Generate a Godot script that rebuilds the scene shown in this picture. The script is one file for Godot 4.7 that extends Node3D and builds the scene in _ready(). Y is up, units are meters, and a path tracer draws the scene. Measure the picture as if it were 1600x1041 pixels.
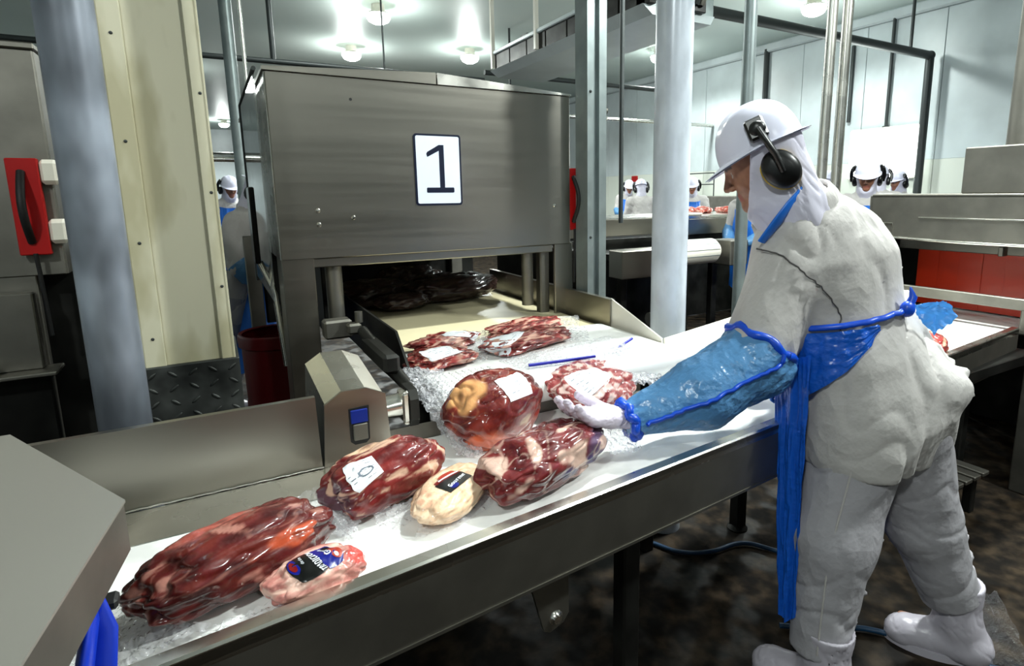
extends Node3D
# Meat packing line: a belt of vacuum packed cuts, a steel tunnel machine marked 1, and a worker in white.

var M := {}
var taken := {}
var fold_noise := FastNoiseLite.new()

class Build:
	var v := PackedVector3Array()
	var ix := PackedInt32Array()
	var c := PackedColorArray()
	var uv := PackedVector2Array()
	var tint := Color(1, 1, 1)
	var use_c := false
	var use_uv := false

	func p(q: Vector3) -> int:
		v.append(q)
		if use_c: c.append(tint)
		return v.size() - 1

	func t(a: int, b: int, d: int) -> void:
		ix.append(a); ix.append(b); ix.append(d)

	# a flat quad, corners in clockwise order seen from its front
	func quad(a: Vector3, b: Vector3, d: Vector3, e: Vector3) -> void:
		var i := p(a); p(b); p(d); p(e)
		if use_uv:
			uv.append(Vector2(0, 0)); uv.append(Vector2(1, 0)); uv.append(Vector2(1, 1)); uv.append(Vector2(0, 1))
		t(i, i + 1, i + 2); t(i, i + 2, i + 3)

	func tri(a: Vector3, b: Vector3, d: Vector3) -> void:
		var i := p(a); p(b); p(d)
		if use_uv:
			uv.append(Vector2(0, 0)); uv.append(Vector2(1, 0)); uv.append(Vector2(1, 1))
		t(i, i + 1, i + 2)

	func hexa(q: Array) -> void:  # q: bottom 0..3, top 4..7, both counter-clockwise from above
		quad(q[3], q[2], q[1], q[0]); quad(q[4], q[5], q[6], q[7])
		for i in 4:
			var j := (i + 1) % 4
			quad(q[i], q[j], q[j + 4], q[i + 4])

	# box with chamfered edges
	func box(at: Vector3, size: Vector3, bev := 0.004, basis := Basis()) -> void:
		var h := size / 2.0
		var b := minf(bev, minf(h.x, minf(h.y, h.z)) * 0.49)
		var f := func(x, y, z, w): # w: which axis is full
			return at + basis * Vector3(x * (h.x - (0.0 if w == 0 else b)), y * (h.y - (0.0 if w == 1 else b)), z * (h.z - (0.0 if w == 2 else b)))
		for s in [-1, 1]:
			var face := func(a, d, e, g):
				if s > 0: quad(a, d, e, g)
				else: quad(g, e, d, a)
			face.call(f.call(s, -1, -1, 0), f.call(s, -1, 1, 0), f.call(s, 1, 1, 0), f.call(s, 1, -1, 0))
			face.call(f.call(-1, s, -1, 1), f.call(1, s, -1, 1), f.call(1, s, 1, 1), f.call(-1, s, 1, 1))
			face.call(f.call(-1, -1, s, 2), f.call(-1, 1, s, 2), f.call(1, 1, s, 2), f.call(1, -1, s, 2))
		if b < 0.0004: return
		for s1 in [-1, 1]:
			for s2 in [-1, 1]:
				var o: bool = s1 * s2 > 0
				var e1 := [f.call(s1, s2, -1, 0), f.call(s1, s2, 1, 0), f.call(s1, s2, 1, 1), f.call(s1, s2, -1, 1)]
				var e2 := [f.call(s1, -1, s2, 2), f.call(s1, 1, s2, 2), f.call(s1, 1, s2, 0), f.call(s1, -1, s2, 0)]
				var e3 := [f.call(-1, s1, s2, 1), f.call(1, s1, s2, 1), f.call(1, s1, s2, 2), f.call(-1, s1, s2, 2)]
				for e in [e1, e2, e3]:
					if o: quad(e[0], e[1], e[2], e[3])
					else: quad(e[3], e[2], e[1], e[0])
				for s3 in [-1, 1]:
					if s1 * s2 * s3 > 0: tri(f.call(s1, s2, s3, 0), f.call(s1, s2, s3, 1), f.call(s1, s2, s3, 2))
					else: tri(f.call(s1, s2, s3, 0), f.call(s1, s2, s3, 2), f.call(s1, s2, s3, 1))

	# grid of points, nu x nv, smooth; wrap closes it in u
	func grid(pts: PackedVector3Array, nu: int, nv: int, wrap := false, uvs := PackedVector2Array()) -> void:
		var o := v.size()
		v.append_array(pts)
		if use_c:
			for i in pts.size(): c.append(tint)
		if use_uv: uv.append_array(uvs)
		for j in nv - 1:
			for i in (nu if wrap else nu - 1):
				var a := o + j * nu + i
				var b := o + j * nu + (i + 1) % nu
				t(a, a + nu, b + nu if wrap else a + nu + 1); t(a, b + nu if wrap else a + nu + 1, b)

	func tube(path: Array, rad, sides := 16, caps := true, squash := Vector2(1, 1)) -> void:
		var n := path.size()
		var pts := PackedVector3Array()
		var up := Vector3.UP
		var d0: Vector3 = (path[1] - path[0]).normalized()
		if absf(d0.dot(up)) > 0.9: up = Vector3.RIGHT
		var side := d0.cross(up).normalized()
		for i in n:
			var d: Vector3 = (path[mini(i + 1, n - 1)] - path[maxi(i - 1, 0)]).normalized()
			side = (side - d * side.dot(d)).normalized()
			var w := side.cross(d)
			var r: float = rad[i] if rad is Array else rad
			for k in sides:
				var a := TAU * k / sides
				pts.append(path[i] + (side * cos(a) * squash.x + w * sin(a) * squash.y) * r)
		grid(pts, sides, n, true)
		if use_uv:
			for i in pts.size(): uv.append(Vector2.ZERO)
		if caps:
			for e in [0, n - 1]:
				var m := p(path[e])
				var f := v.size()
				for k in sides: p(pts[e * sides + k])
				for k in sides:
					if e == 0: t(m, f + k, f + (k + 1) % sides)
					else: t(m, f + (k + 1) % sides, f + k)

	# profile of (radius, height) turned about an axis; sharp corners keep their edge
	func lathe(profile: Array, sides := 32, at := Vector3.ZERO, basis := Basis()) -> void:
		var run: Array = [profile[0]]
		for i in range(1, profile.size()):
			run.append(profile[i])
			var last := i == profile.size() - 1
			if not last:
				var a: Vector2 = (profile[i] - profile[i - 1]).normalized()
				var b: Vector2 = (profile[i + 1] - profile[i]).normalized()
				if a.dot(b) > 0.72: continue
			var pts := PackedVector3Array()
			for q in run:
				for k in sides:
					var an := TAU * k / sides
					pts.append(at + basis * Vector3(q.x * cos(an), q.y, -q.x * sin(an)))
			grid(pts, sides, run.size(), true)
			run = [profile[i]]

	# polygon (x right, y up in basis) swept from z0 to z1 along basis.z; shift moves the far end
	func prism(poly: Array, at: Vector3, basis: Basis, z0: float, z1: float, shift := Vector3.ZERO) -> void:
		var pv := PackedVector2Array(poly)
		if Geometry2D.is_polygon_clockwise(pv): pv.reverse()
		var tr := Geometry2D.triangulate_polygon(pv)
		var n := pv.size()
		var f := func(k, z): return at + basis * Vector3(pv[k].x, pv[k].y, z) + (shift if z == z0 else Vector3.ZERO)
		for k in range(0, tr.size(), 3):
			var a := tr[k]; var b := tr[k + 1]; var d := tr[k + 2]
			if (pv[b] - pv[a]).cross(pv[d] - pv[a]) < 0: var s := b; b = d; d = s
			tri(f.call(a, z1), f.call(d, z1), f.call(b, z1))
			tri(f.call(a, z0), f.call(b, z0), f.call(d, z0))
		for k in n:
			var j := (k + 1) % n
			quad(f.call(k, z1), f.call(j, z1), f.call(j, z0), f.call(k, z0))

	# sheet metal: four corners and a thickness
	func plate(a: Vector3, b: Vector3, d: Vector3, e: Vector3, th := 0.004) -> void:
		var nn := (b - a).cross(e - a).normalized() * th / 2.0
		hexa([a - nn, b - nn, d - nn, e - nn, a + nn, b + nn, d + nn, e + nn])

	func ball(at: Vector3, r: Vector3, basis := Basis(), nu := 24, nv := 14) -> void:
		var pts := PackedVector3Array()
		for j in nv + 1:
			var th := PI * j / nv
			for i in nu:
				var a := TAU * i / nu
				pts.append(at + basis * (Vector3(sin(th) * cos(a), cos(th), sin(th) * sin(a)) * r))
		grid(pts, nu, nv + 1, true)

	func mesh(shift := Vector3.ZERO) -> ArrayMesh:
		var n := PackedVector3Array()
		n.resize(v.size())
		for k in range(0, ix.size(), 3):
			var a := ix[k]; var b := ix[k + 1]; var d := ix[k + 2]
			var q := (v[d] - v[a]).cross(v[b] - v[a])
			n[a] += q; n[b] += q; n[d] += q
		for k in n.size():
			n[k] = n[k].normalized() if n[k].length_squared() > 1e-20 else Vector3.UP
		var arr := []
		arr.resize(Mesh.ARRAY_MAX)
		if shift != Vector3.ZERO:
			for k in v.size(): v[k] -= shift
		arr[Mesh.ARRAY_VERTEX] = v
		arr[Mesh.ARRAY_NORMAL] = n
		arr[Mesh.ARRAY_INDEX] = ix
		if use_c: arr[Mesh.ARRAY_COLOR] = c
		if use_uv: arr[Mesh.ARRAY_TEX_UV] = uv
		var m := ArrayMesh.new()
		m.add_surface_from_arrays(Mesh.PRIMITIVE_TRIANGLES, arr)
		return m

# Distance field of blended capsules, meshed by surface nets
class Field:
	var o: Vector3
	var n: Vector3i
	var h: float
	var g := PackedFloat32Array()

	func _init(lo: Vector3, hi: Vector3, cell: float) -> void:
		o = lo; h = cell
		n = Vector3i(((hi - lo) / cell).ceil()) + Vector3i(2, 2, 2)
		g.resize(n.x * n.y * n.z)
		g.fill(1.0)

	# tapered capsule a-b; q scales distances along one direction (s > 1 makes it wider that way)
	func cap(a: Vector3, b: Vector3, ra: float, rb: float, k := 0.03, q := Vector3.ZERO, s := 1.0, sub := false) -> void:
		var m := maxf(ra, rb) * maxf(1.0, s) + k + 2.0 * h
		var lo := Vector3i(((a.min(b) - Vector3(m, m, m) - o) / h).floor()).clamp(Vector3i.ZERO, n - Vector3i.ONE)
		var hi := Vector3i(((a.max(b) + Vector3(m, m, m) - o) / h).ceil()).clamp(Vector3i.ZERO, n - Vector3i.ONE)
		var f := 1.0 / s - 1.0
		var a2 := a
		var ab := b - a
		if s != 1.0: ab += q * (ab.dot(q) * f)
		var inv := 1.0 / maxf(ab.length_squared(), 1e-9)
		var dr := rb - ra
		for z in range(lo.z, hi.z + 1):
			for y in range(lo.y, hi.y + 1):
				var at := (z * n.y + y) * n.x + lo.x
				for x in range(lo.x, hi.x + 1):
					var w := o + Vector3(x, y, z) * h - a2
					if s != 1.0: w += q * (w.dot(q) * f)
					var tt := clampf(w.dot(ab) * inv, 0.0, 1.0)
					var d := (w - ab * tt).length() - ra - dr * tt
					var e := g[at]
					if sub:
						d = -d
						var u := maxf(k - absf(d - e), 0.0) / k
						g[at] = maxf(d, e) + u * u * k * 0.25
					else:
						var u := maxf(k - absf(d - e), 0.0) / k
						g[at] = minf(d, e) - u * u * k * 0.25
					at += 1

	func cut(nn: Vector3, at_p: Vector3, reach := 100.0) -> void:  # removes what lies beyond the plane
		var w := nn.dot(at_p)
		var at := 0
		for z in n.z:
			for y in n.y:
				var base := nn.dot(o + Vector3(0, y, z) * h) - w
				for x in n.x:
					var d := base + nn.x * h * x
					if d > g[at] and (reach > 50.0 or (o + Vector3(x, y, z) * h).distance_to(at_p) < reach): g[at] = d
					at += 1

	func at(p: Vector3) -> float:
		var q := Vector3i(((p - o) / h).round()).clamp(Vector3i.ZERO, n - Vector3i.ONE)
		return g[(q.z * n.y + q.y) * n.x + q.x]

	# walks out from inside along a direction to just above the surface
	func skin(from: Vector3, d: Vector3, lift: float) -> Vector3:
		var p := from
		for k in 120:
			if at(p) > lift: break
			p += d * 0.004
		return p

	func add_to(m: Build) -> void:
		var id := PackedInt32Array()
		id.resize(g.size()); id.fill(-1)
		var nx := n.x; var nxy := n.x * n.y
		var off := [0, 1, nx, nx + 1, nxy, nxy + 1, nxy + nx, nxy + nx + 1]
		var co := []
		for k in 8: co.append(Vector3(k & 1, (k >> 1) & 1, k >> 2))
		for z in n.z - 1:
			for y in n.y - 1:
				var at := z * nxy + y * nx
				for x in nx - 1:
					var s0 := g[at]
					if s0 > 3.0 * h or s0 < -3.0 * h:
						at += 1
						continue
					var neg := 0
					for k in 8:
						if g[at + off[k]] < 0.0: neg += 1
					if neg > 0 and neg < 8:
						var sum := Vector3.ZERO
						var cnt := 0
						for k in 8:
							for b in [1, 2, 4]:
								if k & b: continue
								var d0: float = g[at + off[k]]
								var d1: float = g[at + off[k | b]]
								if (d0 < 0.0) != (d1 < 0.0):
									sum += (co[k] as Vector3).lerp(co[k | b], d0 / (d0 - d1))
									cnt += 1
						id[at] = m.p(o + (Vector3(x, y, z) + sum / cnt) * h)
					at += 1
		for z in range(1, n.z - 1):
			for y in range(1, n.y - 1):
				var at := z * nxy + y * nx + 1
				for x in range(1, nx - 1):
					if id[at] >= 0 or absf(g[at]) < 3.0 * h:
						var s := g[at] < 0.0
						if s != (g[at + 1] < 0.0): _quad(m, id, at, at - nx, at - nx - nxy, at - nxy, s)
						if s != (g[at + nx] < 0.0): _quad(m, id, at, at - nxy, at - nxy - 1, at - 1, s)
						if s != (g[at + nxy] < 0.0): _quad(m, id, at, at - 1, at - 1 - nx, at - nx, s)
					at += 1

	func _quad(m: Build, id: PackedInt32Array, a: int, b: int, d: int, e: int, s: bool) -> void:
		var p0 := id[a]; var p1 := id[b]; var p2 := id[d]; var p3 := id[e]
		if p0 < 0 or p1 < 0 or p2 < 0 or p3 < 0: return
		if s:
			m.t(p0, p1, p2); m.t(p0, p2, p3)
		else:
			m.t(p0, p2, p1); m.t(p0, p3, p2)

func mb(colors := false, uvs := false) -> Build:
	var b := Build.new()
	b.use_c = colors; b.use_uv = uvs
	return b

func numbered(called: String) -> String:
	var k: int = taken.get(called, 0)
	taken[called] = k + 1
	return called if k == 0 else "%s_%03d" % [called, k]

func tag(o: Node3D, label: String, category: String, group := "") -> void:
	o.set_meta("label", label)
	o.set_meta("category", category)
	if group: o.set_meta("group", group)

# a thing: a node at its base whose children are its parts
func thing(called: String, label: String, category: String, at := Vector3.ZERO, group := "") -> Node3D:
	var o := Node3D.new()
	o.name = numbered(called)
	add_child(o)
	o.position = at
	tag(o, label, category, group)
	return o

func world_of(o: Node) -> Vector3:
	var s := Vector3.ZERO
	while o is Node3D and o != self:
		s += (o as Node3D).position
		o = o.get_parent()
	return s

# one part of a thing; the shape is given in scene coordinates and moved to the thing's own
func part(called: String, b: Build, m: Material, parent: Node3D) -> MeshInstance3D:
	var o := MeshInstance3D.new()
	o.name = called
	o.mesh = b.mesh(world_of(parent))
	o.material_override = null
	o.mesh.surface_set_material(0, m)
	parent.add_child(o, true)
	return o

func single(called: String, b: Build, m: Material, label: String, category: String, at := Vector3.ZERO, group := "") -> MeshInstance3D:
	var o := MeshInstance3D.new()
	o.name = numbered(called)
	add_child(o)
	o.position = at
	o.mesh = b.mesh(at)
	o.mesh.surface_set_material(0, m)
	tag(o, label, category, group)
	return o

func struct(called: String, b: Build, m: Material, label: String, category: String) -> MeshInstance3D:
	var o := single(called, b, m, label, category)
	o.set_meta("kind", "structure")
	return o

func noise_tex(freq: float, size := 512, oct := 4, type := FastNoiseLite.TYPE_SIMPLEX_SMOOTH, sd := 1, ramp: Gradient = null, normal := false, strength := 4.0) -> NoiseTexture2D:
	var f := FastNoiseLite.new()
	f.noise_type = type
	f.frequency = freq
	f.seed = sd
	f.fractal_octaves = oct
	var t := NoiseTexture2D.new()
	t.width = size; t.height = size
	t.seamless = true
	t.noise = f
	t.color_ramp = ramp
	if normal:
		t.as_normal_map = true
		t.bump_strength = strength
	return t

func ramp(a: Color, b: Color, lo := 0.0, hi := 1.0) -> Gradient:
	var g := Gradient.new()
	g.offsets = PackedFloat32Array([lo, hi])
	g.colors = PackedColorArray([a, b])
	return g

func mat(key: String, col: Color, rough: float, metal := 0.0) -> StandardMaterial3D:
	var m := StandardMaterial3D.new()
	m.resource_name = key
	m.albedo_color = col
	m.roughness = rough
	m.metallic = metal
	M[key] = m
	return m

func tri(m: StandardMaterial3D, scale: Vector3) -> StandardMaterial3D:
	m.uv1_triplanar = true
	m.uv1_world_triplanar = true
	m.uv1_scale = scale
	return m

func make_materials() -> void:
	var smudge := noise_tex(0.006, 512, 4, FastNoiseLite.TYPE_SIMPLEX_SMOOTH, 3, ramp(Color(0.55, 0.55, 0.55), Color(1, 1, 1), 0.15, 0.8))
	var grain := noise_tex(0.012, 512, 5, FastNoiseLite.TYPE_SIMPLEX_SMOOTH, 8, ramp(Color(0.90, 0.90, 0.90), Color(1, 1, 1), 0.2, 0.75))
	var cloth_n := noise_tex(0.05, 512, 3, FastNoiseLite.TYPE_SIMPLEX_SMOOTH, 5, null, true, 3.0)
	var ridged := FastNoiseLite.new()
	ridged.noise_type = FastNoiseLite.TYPE_SIMPLEX_SMOOTH
	ridged.fractal_type = FastNoiseLite.FRACTAL_RIDGED
	ridged.fractal_octaves = 2
	ridged.frequency = 0.006
	ridged.seed = 77
	var crease_h := NoiseTexture2D.new()
	crease_h.width = 512; crease_h.height = 512; crease_h.seamless = true
	crease_h.noise = ridged
	var wrinkle := noise_tex(0.018, 512, 3, FastNoiseLite.TYPE_SIMPLEX_SMOOTH, 17)
	var m: StandardMaterial3D
	# brushed stainless steel, streaks along the sheet
	m = mat("steel", Color(0.60, 0.585, 0.55), 0.34, 1.0)
	m.roughness_texture = grain; m.roughness_texture_channel = BaseMaterial3D.TEXTURE_CHANNEL_RED
	tri(m, Vector3(0.12, 3.5, 0.12))
	m = mat("steel_bright", Color(0.86, 0.85, 0.82), 0.32, 1.0)
	m.roughness_texture = smudge; tri(m, Vector3(1.2, 1.2, 1.2))
	m = mat("steel_satin", Color(0.64, 0.63, 0.60), 0.42, 0.7)
	m = mat("steel_dull", Color(0.52, 0.51, 0.48), 0.5, 1.0)
	m.albedo_texture = grain; tri(m, Vector3(0.8, 0.8, 0.8))
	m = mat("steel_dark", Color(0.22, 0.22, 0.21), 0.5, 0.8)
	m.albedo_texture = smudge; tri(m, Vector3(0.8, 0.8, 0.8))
	m = mat("galvanised", Color(0.62, 0.65, 0.70), 0.34, 0.35)
	m.albedo_texture = smudge; tri(m, Vector3(1.6, 0.7, 1.6))
	m = mat("galv_bright", Color(0.82, 0.85, 0.89), 0.25, 0.1)
	m.albedo_texture = grain; tri(m, Vector3(1.6, 0.7, 1.6))
	m = mat("pipe_paint", Color(0.56, 0.60, 0.60), 0.4, 0.6)
	m.albedo_texture = grain; tri(m, Vector3(1, 1, 1))
	m = mat("dark_pipe", Color(0.20, 0.22, 0.22), 0.5, 0.3)
	m = mat("black_rubber", Color(0.03, 0.03, 0.033), 0.6)
	m = mat("black_plastic", Color(0.035, 0.036, 0.04), 0.35)
	m = mat("wall_paint", Color(0.80, 0.84, 0.85), 0.32)
	m.albedo_texture = grain; tri(m, Vector3(0.12, 0.12, 0.12))
	m = mat("dado_paint", Color(0.84, 0.86, 0.82), 0.4)
	m = mat("ceiling_paint", Color(0.84, 0.88, 0.86), 0.45)
	m.albedo_texture = smudge; tri(m, Vector3(0.05, 0.05, 0.05))
	m.albedo_texture = noise_tex(0.01, 256, 3, FastNoiseLite.TYPE_SIMPLEX_SMOOTH, 21, ramp(Color(0.88, 0.9, 0.9), Color(1, 1, 1), 0.3, 0.7))
	m = mat("cream_panel", Color(0.82, 0.80, 0.70), 0.4)
	m.albedo_texture = noise_tex(0.008, 512, 4, FastNoiseLite.TYPE_SIMPLEX_SMOOTH, 31, ramp(Color(0.86, 0.85, 0.80), Color(1, 1, 1), 0.25, 0.6)); tri(m, Vector3(1.4, 0.5, 1.4))
	m = mat("tread_plate", Color(0.36, 0.37, 0.36), 0.55, 0.7)
	m.albedo_texture = smudge; tri(m, Vector3(2, 2, 2))
	# wet, dirty concrete
	m = mat("concrete", Color(0.21, 0.18, 0.145), 0.85); m.metallic_specular = 0.3
	m.albedo_texture = noise_tex(0.012, 1024, 5, FastNoiseLite.TYPE_SIMPLEX_SMOOTH, 41, ramp(Color(0.36, 0.34, 0.32), Color(1, 0.96, 0.9), 0.25, 0.8))
	m.roughness_texture = noise_tex(0.01, 512, 3, FastNoiseLite.TYPE_SIMPLEX_SMOOTH, 43, ramp(Color(0.55, 0.55, 0.55), Color(1, 1, 1), 0.3, 0.55))
	m.heightmap_enabled = true; m.heightmap_texture = noise_tex(0.03, 512, 4, FastNoiseLite.TYPE_SIMPLEX_SMOOTH, 44); m.heightmap_scale = 0.12
	tri(m, Vector3(0.7, 0.7, 0.7))
	m = mat("belt_white", Color(0.93, 0.93, 0.92), 0.42)
	m.albedo_texture = noise_tex(0.01, 512, 4, FastNoiseLite.TYPE_SIMPLEX_SMOOTH, 51, ramp(Color(0.93, 0.93, 0.93), Color(1, 1, 1), 0.25, 0.5)); tri(m, Vector3(1, 1, 1))
	m = mat("belt_cream", Color(0.84, 0.80, 0.66), 0.4)
	m = mat("white_plastic", Color(0.90, 0.88, 0.83), 0.42)
	m = mat("white_sign", Color(0.86, 0.89, 0.96), 0.18)
	m = mat("navy_print", Color(0.055, 0.085, 0.17), 0.3)
	m = mat("red_paint", Color(0.66, 0.03, 0.03), 0.35)
	m = mat("red_bin", Color(0.42, 0.02, 0.05), 0.4)
	m = mat("blue_plastic", Color(0.02, 0.14, 0.5), 0.35)
	m = mat("strap_blue", Color(0.01, 0.17, 0.66), 0.4)
	m = mat("hose_blue", Color(0.04, 0.2, 0.32), 0.5)
	m = mat("curtain_red", Color(0.72, 0.17, 0.05), 0.3)
	m.backlight_enabled = true; m.backlight = Color(0.5, 0.12, 0.03)
	# clothes
	m = mat("coat_cloth", Color(0.71, 0.695, 0.685), 0.85)
	m.normal_enabled = true; m.normal_texture = cloth_n; m.normal_scale = 0.35; m.heightmap_enabled = true; m.heightmap_texture = crease_h; m.heightmap_scale = 0.6; tri(m, Vector3(2.2, 1.5, 2.2))
	m.rim_enabled = true; m.rim = 0.15
	m = mat("trouser_cloth", Color(0.62, 0.61, 0.63), 0.85)
	m.normal_enabled = true; m.normal_texture = cloth_n; m.normal_scale = 0.35; m.heightmap_enabled = true; m.heightmap_texture = crease_h; m.heightmap_scale = 0.6; tri(m, Vector3(2.2, 1.5, 2.2))
	m = mat("seam_thread", Color(0.30, 0.29, 0.29), 0.9)
	m = mat("hood_cloth", Color(0.78, 0.77, 0.83), 0.8)
	m.normal_enabled = true; m.normal_texture = cloth_n; m.normal_scale = 0.2; tri(m, Vector3(8, 8, 8))
	m = mat("helmet_shell", Color(0.88, 0.88, 0.95), 0.22)
	m = mat("boot_rubber", Color(0.70, 0.68, 0.72), 0.35)
	m = mat("muff_yellow", Color(0.75, 0.62, 0.05), 0.5)
	m = mat("skin", Color(0.50, 0.30, 0.20), 0.5)
	m.vertex_color_use_as_albedo = true; m.albedo_color = Color(1, 1, 1)
	m.subsurf_scatter_enabled = true; m.subsurf_scatter_strength = 0.08
	m = mat("sleeve_film", Color(0.36, 0.57, 0.76), 0.26)
	m.normal_enabled = true; m.normal_texture = noise_tex(0.02, 512, 3, FastNoiseLite.TYPE_SIMPLEX_SMOOTH, 61, null, true, 8.0); m.normal_scale = 0.8; tri(m, Vector3(4, 4, 4))
	m.heightmap_enabled = true; m.heightmap_texture = crease_h; m.heightmap_scale = 0.5
	m.backlight_enabled = true; m.backlight = Color(0.25, 0.42, 0.6)
	m = mat("apron_film", Color(0.08, 0.36, 0.78), 0.3)
	m.normal_enabled = true; m.normal_texture = M.sleeve_film.normal_texture; m.normal_scale = 0.7; tri(m, Vector3(4, 4, 4))
	m.backlight_enabled = true; m.backlight = Color(0.08, 0.3, 0.6)
	m = mat("apron_blue", Color(0.12, 0.42, 0.80), 0.35)
	m = mat("apron_pale", Color(0.36, 0.62, 0.92), 0.3)
	m.backlight_enabled = true; m.backlight = Color(0.2, 0.45, 0.7)
	m = mat("trim_blue", Color(0.05, 0.29, 0.78), 0.35)
	m = mat("glove_film", Color(0.86, 0.84, 0.90, 0.45), 0.2)
	m.transparency = BaseMaterial3D.TRANSPARENCY_ALPHA
	# vacuum bags
	m = mat("meat", Color(1, 1, 1), 0.5)
	m.vertex_color_use_as_albedo = true; m.metallic_specular = 0.25
	m.clearcoat_enabled = true; m.clearcoat = 1.0; m.clearcoat_roughness = 0.1
	m.heightmap_enabled = true; m.heightmap_texture = wrinkle; m.heightmap_scale = 0.16
	tri(m, Vector3(5, 5, 5))
	m = mat("film", Color(0.97, 0.97, 1.0, 0.13), 0.08)
	m.transparency = BaseMaterial3D.TRANSPARENCY_ALPHA
	m.heightmap_enabled = true; m.heightmap_texture = wrinkle; m.heightmap_scale = 1.2; tri(m, Vector3(6, 6, 6))
	m = mat("film_cloudy", Color(0.97, 0.97, 1.0, 0.26), 0.12)
	m.transparency = BaseMaterial3D.TRANSPARENCY_ALPHA
	m.heightmap_enabled = true; m.heightmap_texture = wrinkle; m.heightmap_scale = 1.2; tri(m, Vector3(6, 6, 6))
	m = mat("seal_blue", Color(0.06, 0.08, 0.62), 0.4)
	m = mat("paper", Color(0.92, 0.93, 0.95), 0.45)
	m = mat("ink", Color(0.58, 0.61, 0.65), 0.6)
	m = mat("ink_dark", Color(0.36, 0.40, 0.45), 0.6)
	m = mat("label_black", Color(0.012, 0.014, 0.014), 0.3)
	m = mat("label_blue", Color(0.03, 0.07, 0.45), 0.3)
	m = mat("label_red", Color(0.42, 0.02, 0.02), 0.3)
	m = mat("label_white", Color(0.88, 0.9, 0.93), 0.35)
	m = mat("label_steak", Color(0.62, 0.20, 0.12), 0.4)
	m = mat("lamp_glow", Color(1, 1, 1), 0.4)
	m.emission_enabled = true; m.emission = Color(0.95, 1.0, 0.97); m.emission_energy_multiplier = 12.0
	m = mat("screen_dark", Color(0.02, 0.03, 0.03), 0.2)
	m = mat("orange_plastic", Color(0.9, 0.32, 0.03), 0.4)
	m = mat("acrylic", Color(0.9, 0.95, 1.0, 0.16), 0.05)
	m.transparency = BaseMaterial3D.TRANSPARENCY_ALPHA
	m = mat("glove_cloth", Color(0.84, 0.80, 0.86), 0.35)
	m.backlight_enabled = true; m.backlight = Color(0.4, 0.35, 0.38)

func _ready() -> void:
	# ---- camera
	var cam := Camera3D.new()
	cam.name = "camera"
	add_child(cam)
	cam.transform = Transform3D(Basis(Vector3(0.86127, -0.01067, 0.50803), Vector3(0.09929, 0.98404, -0.14765), Vector3(-0.49835, 0.17761, 0.84859)).orthonormalized(), Vector3(0, 1.48, 0))
	var near := 0.05
	cam.set_frustum(1041.0 / 912.55 * near, Vector2(-69.8, -52.3) / 912.55 * near, near, 80.0)
	cam.current = true
	# ---- air and exposure: a closed room, so the sky gives nothing
	var we := WorldEnvironment.new()
	we.name = "environment"
	var env := Environment.new()
	env.background_mode = Environment.BG_COLOR
	env.background_color = Color(0.02, 0.02, 0.02)
	env.tonemap_mode = Environment.TONE_MAPPER_LINEAR
	env.tonemap_exposure = 1.3
	env.sdfgi_enabled = true; env.ssao_enabled = true; env.ssil_enabled = true
	we.environment = env
	add_child(we)
	make_materials()
	fold_noise.noise_type = FastNoiseLite.TYPE_SIMPLEX_SMOOTH
	fold_noise.frequency = 1.0
	fold_noise.fractal_type = FastNoiseLite.FRACTAL_NONE
	fold_noise.seed = 7
	# ---- ceiling lamps: place, strength
	var near_row := "round ceiling lamp over the packing line, out of the picture"
	lamp(Vector3(2.60, 4.05, -1.75), 13.0, near_row)
	lamp(Vector3(3.2, 4.05, 0.5), 11.0, near_row)
	lamp(Vector3(-1.7, 4.05, 1.0), 5.5, near_row)
	lamp(Vector3(5.2, 4.05, -2.6), 5.5, near_row)
	lamp(Vector3(1.4, 4.05, -5.6), 3.5, near_row)
	lamp(Vector3(0.6, 4.05, 3.6), 1.5, near_row)
	lamp(Vector3(2.40, 4.05, -9.1), 10.0, "round ceiling lamp with the widest glare, highest above the steel machine hood")
	lamp(Vector3(2.55, 4.05, -11.7), 10.0, "round ceiling lamp low over the machine hood, beside the pipe hanger")
	lamp(Vector3(4.55, 4.05, -10.9), 10.0, "round ceiling lamp between the machine hood and the air cooler")
	lamp(Vector3(7.75, 4.05, -9.2), 5.5, "round ceiling lamp behind the air cooler, beside the bright round post")
	lamp(Vector3(7.70, 4.05, -5.8), 4.5, "round ceiling lamp above the worker's helmet, cut by the top of the picture")
	lamp(Vector3(0.78, 4.05, -24.5), 14.0, "small far ceiling lamp beside the grey pipe, left of the machine hood")
	lamp(Vector3(-0.6, 4.05, -15.0), 8.0, near_row)
	wall_lamp()
	# ---- the place, then the things
	build_room()
	build_pipes()
	build_line()
	build_machine()
	build_right_machine()
	build_background()
	build_meats()
	build_people()
	build_small()

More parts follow.
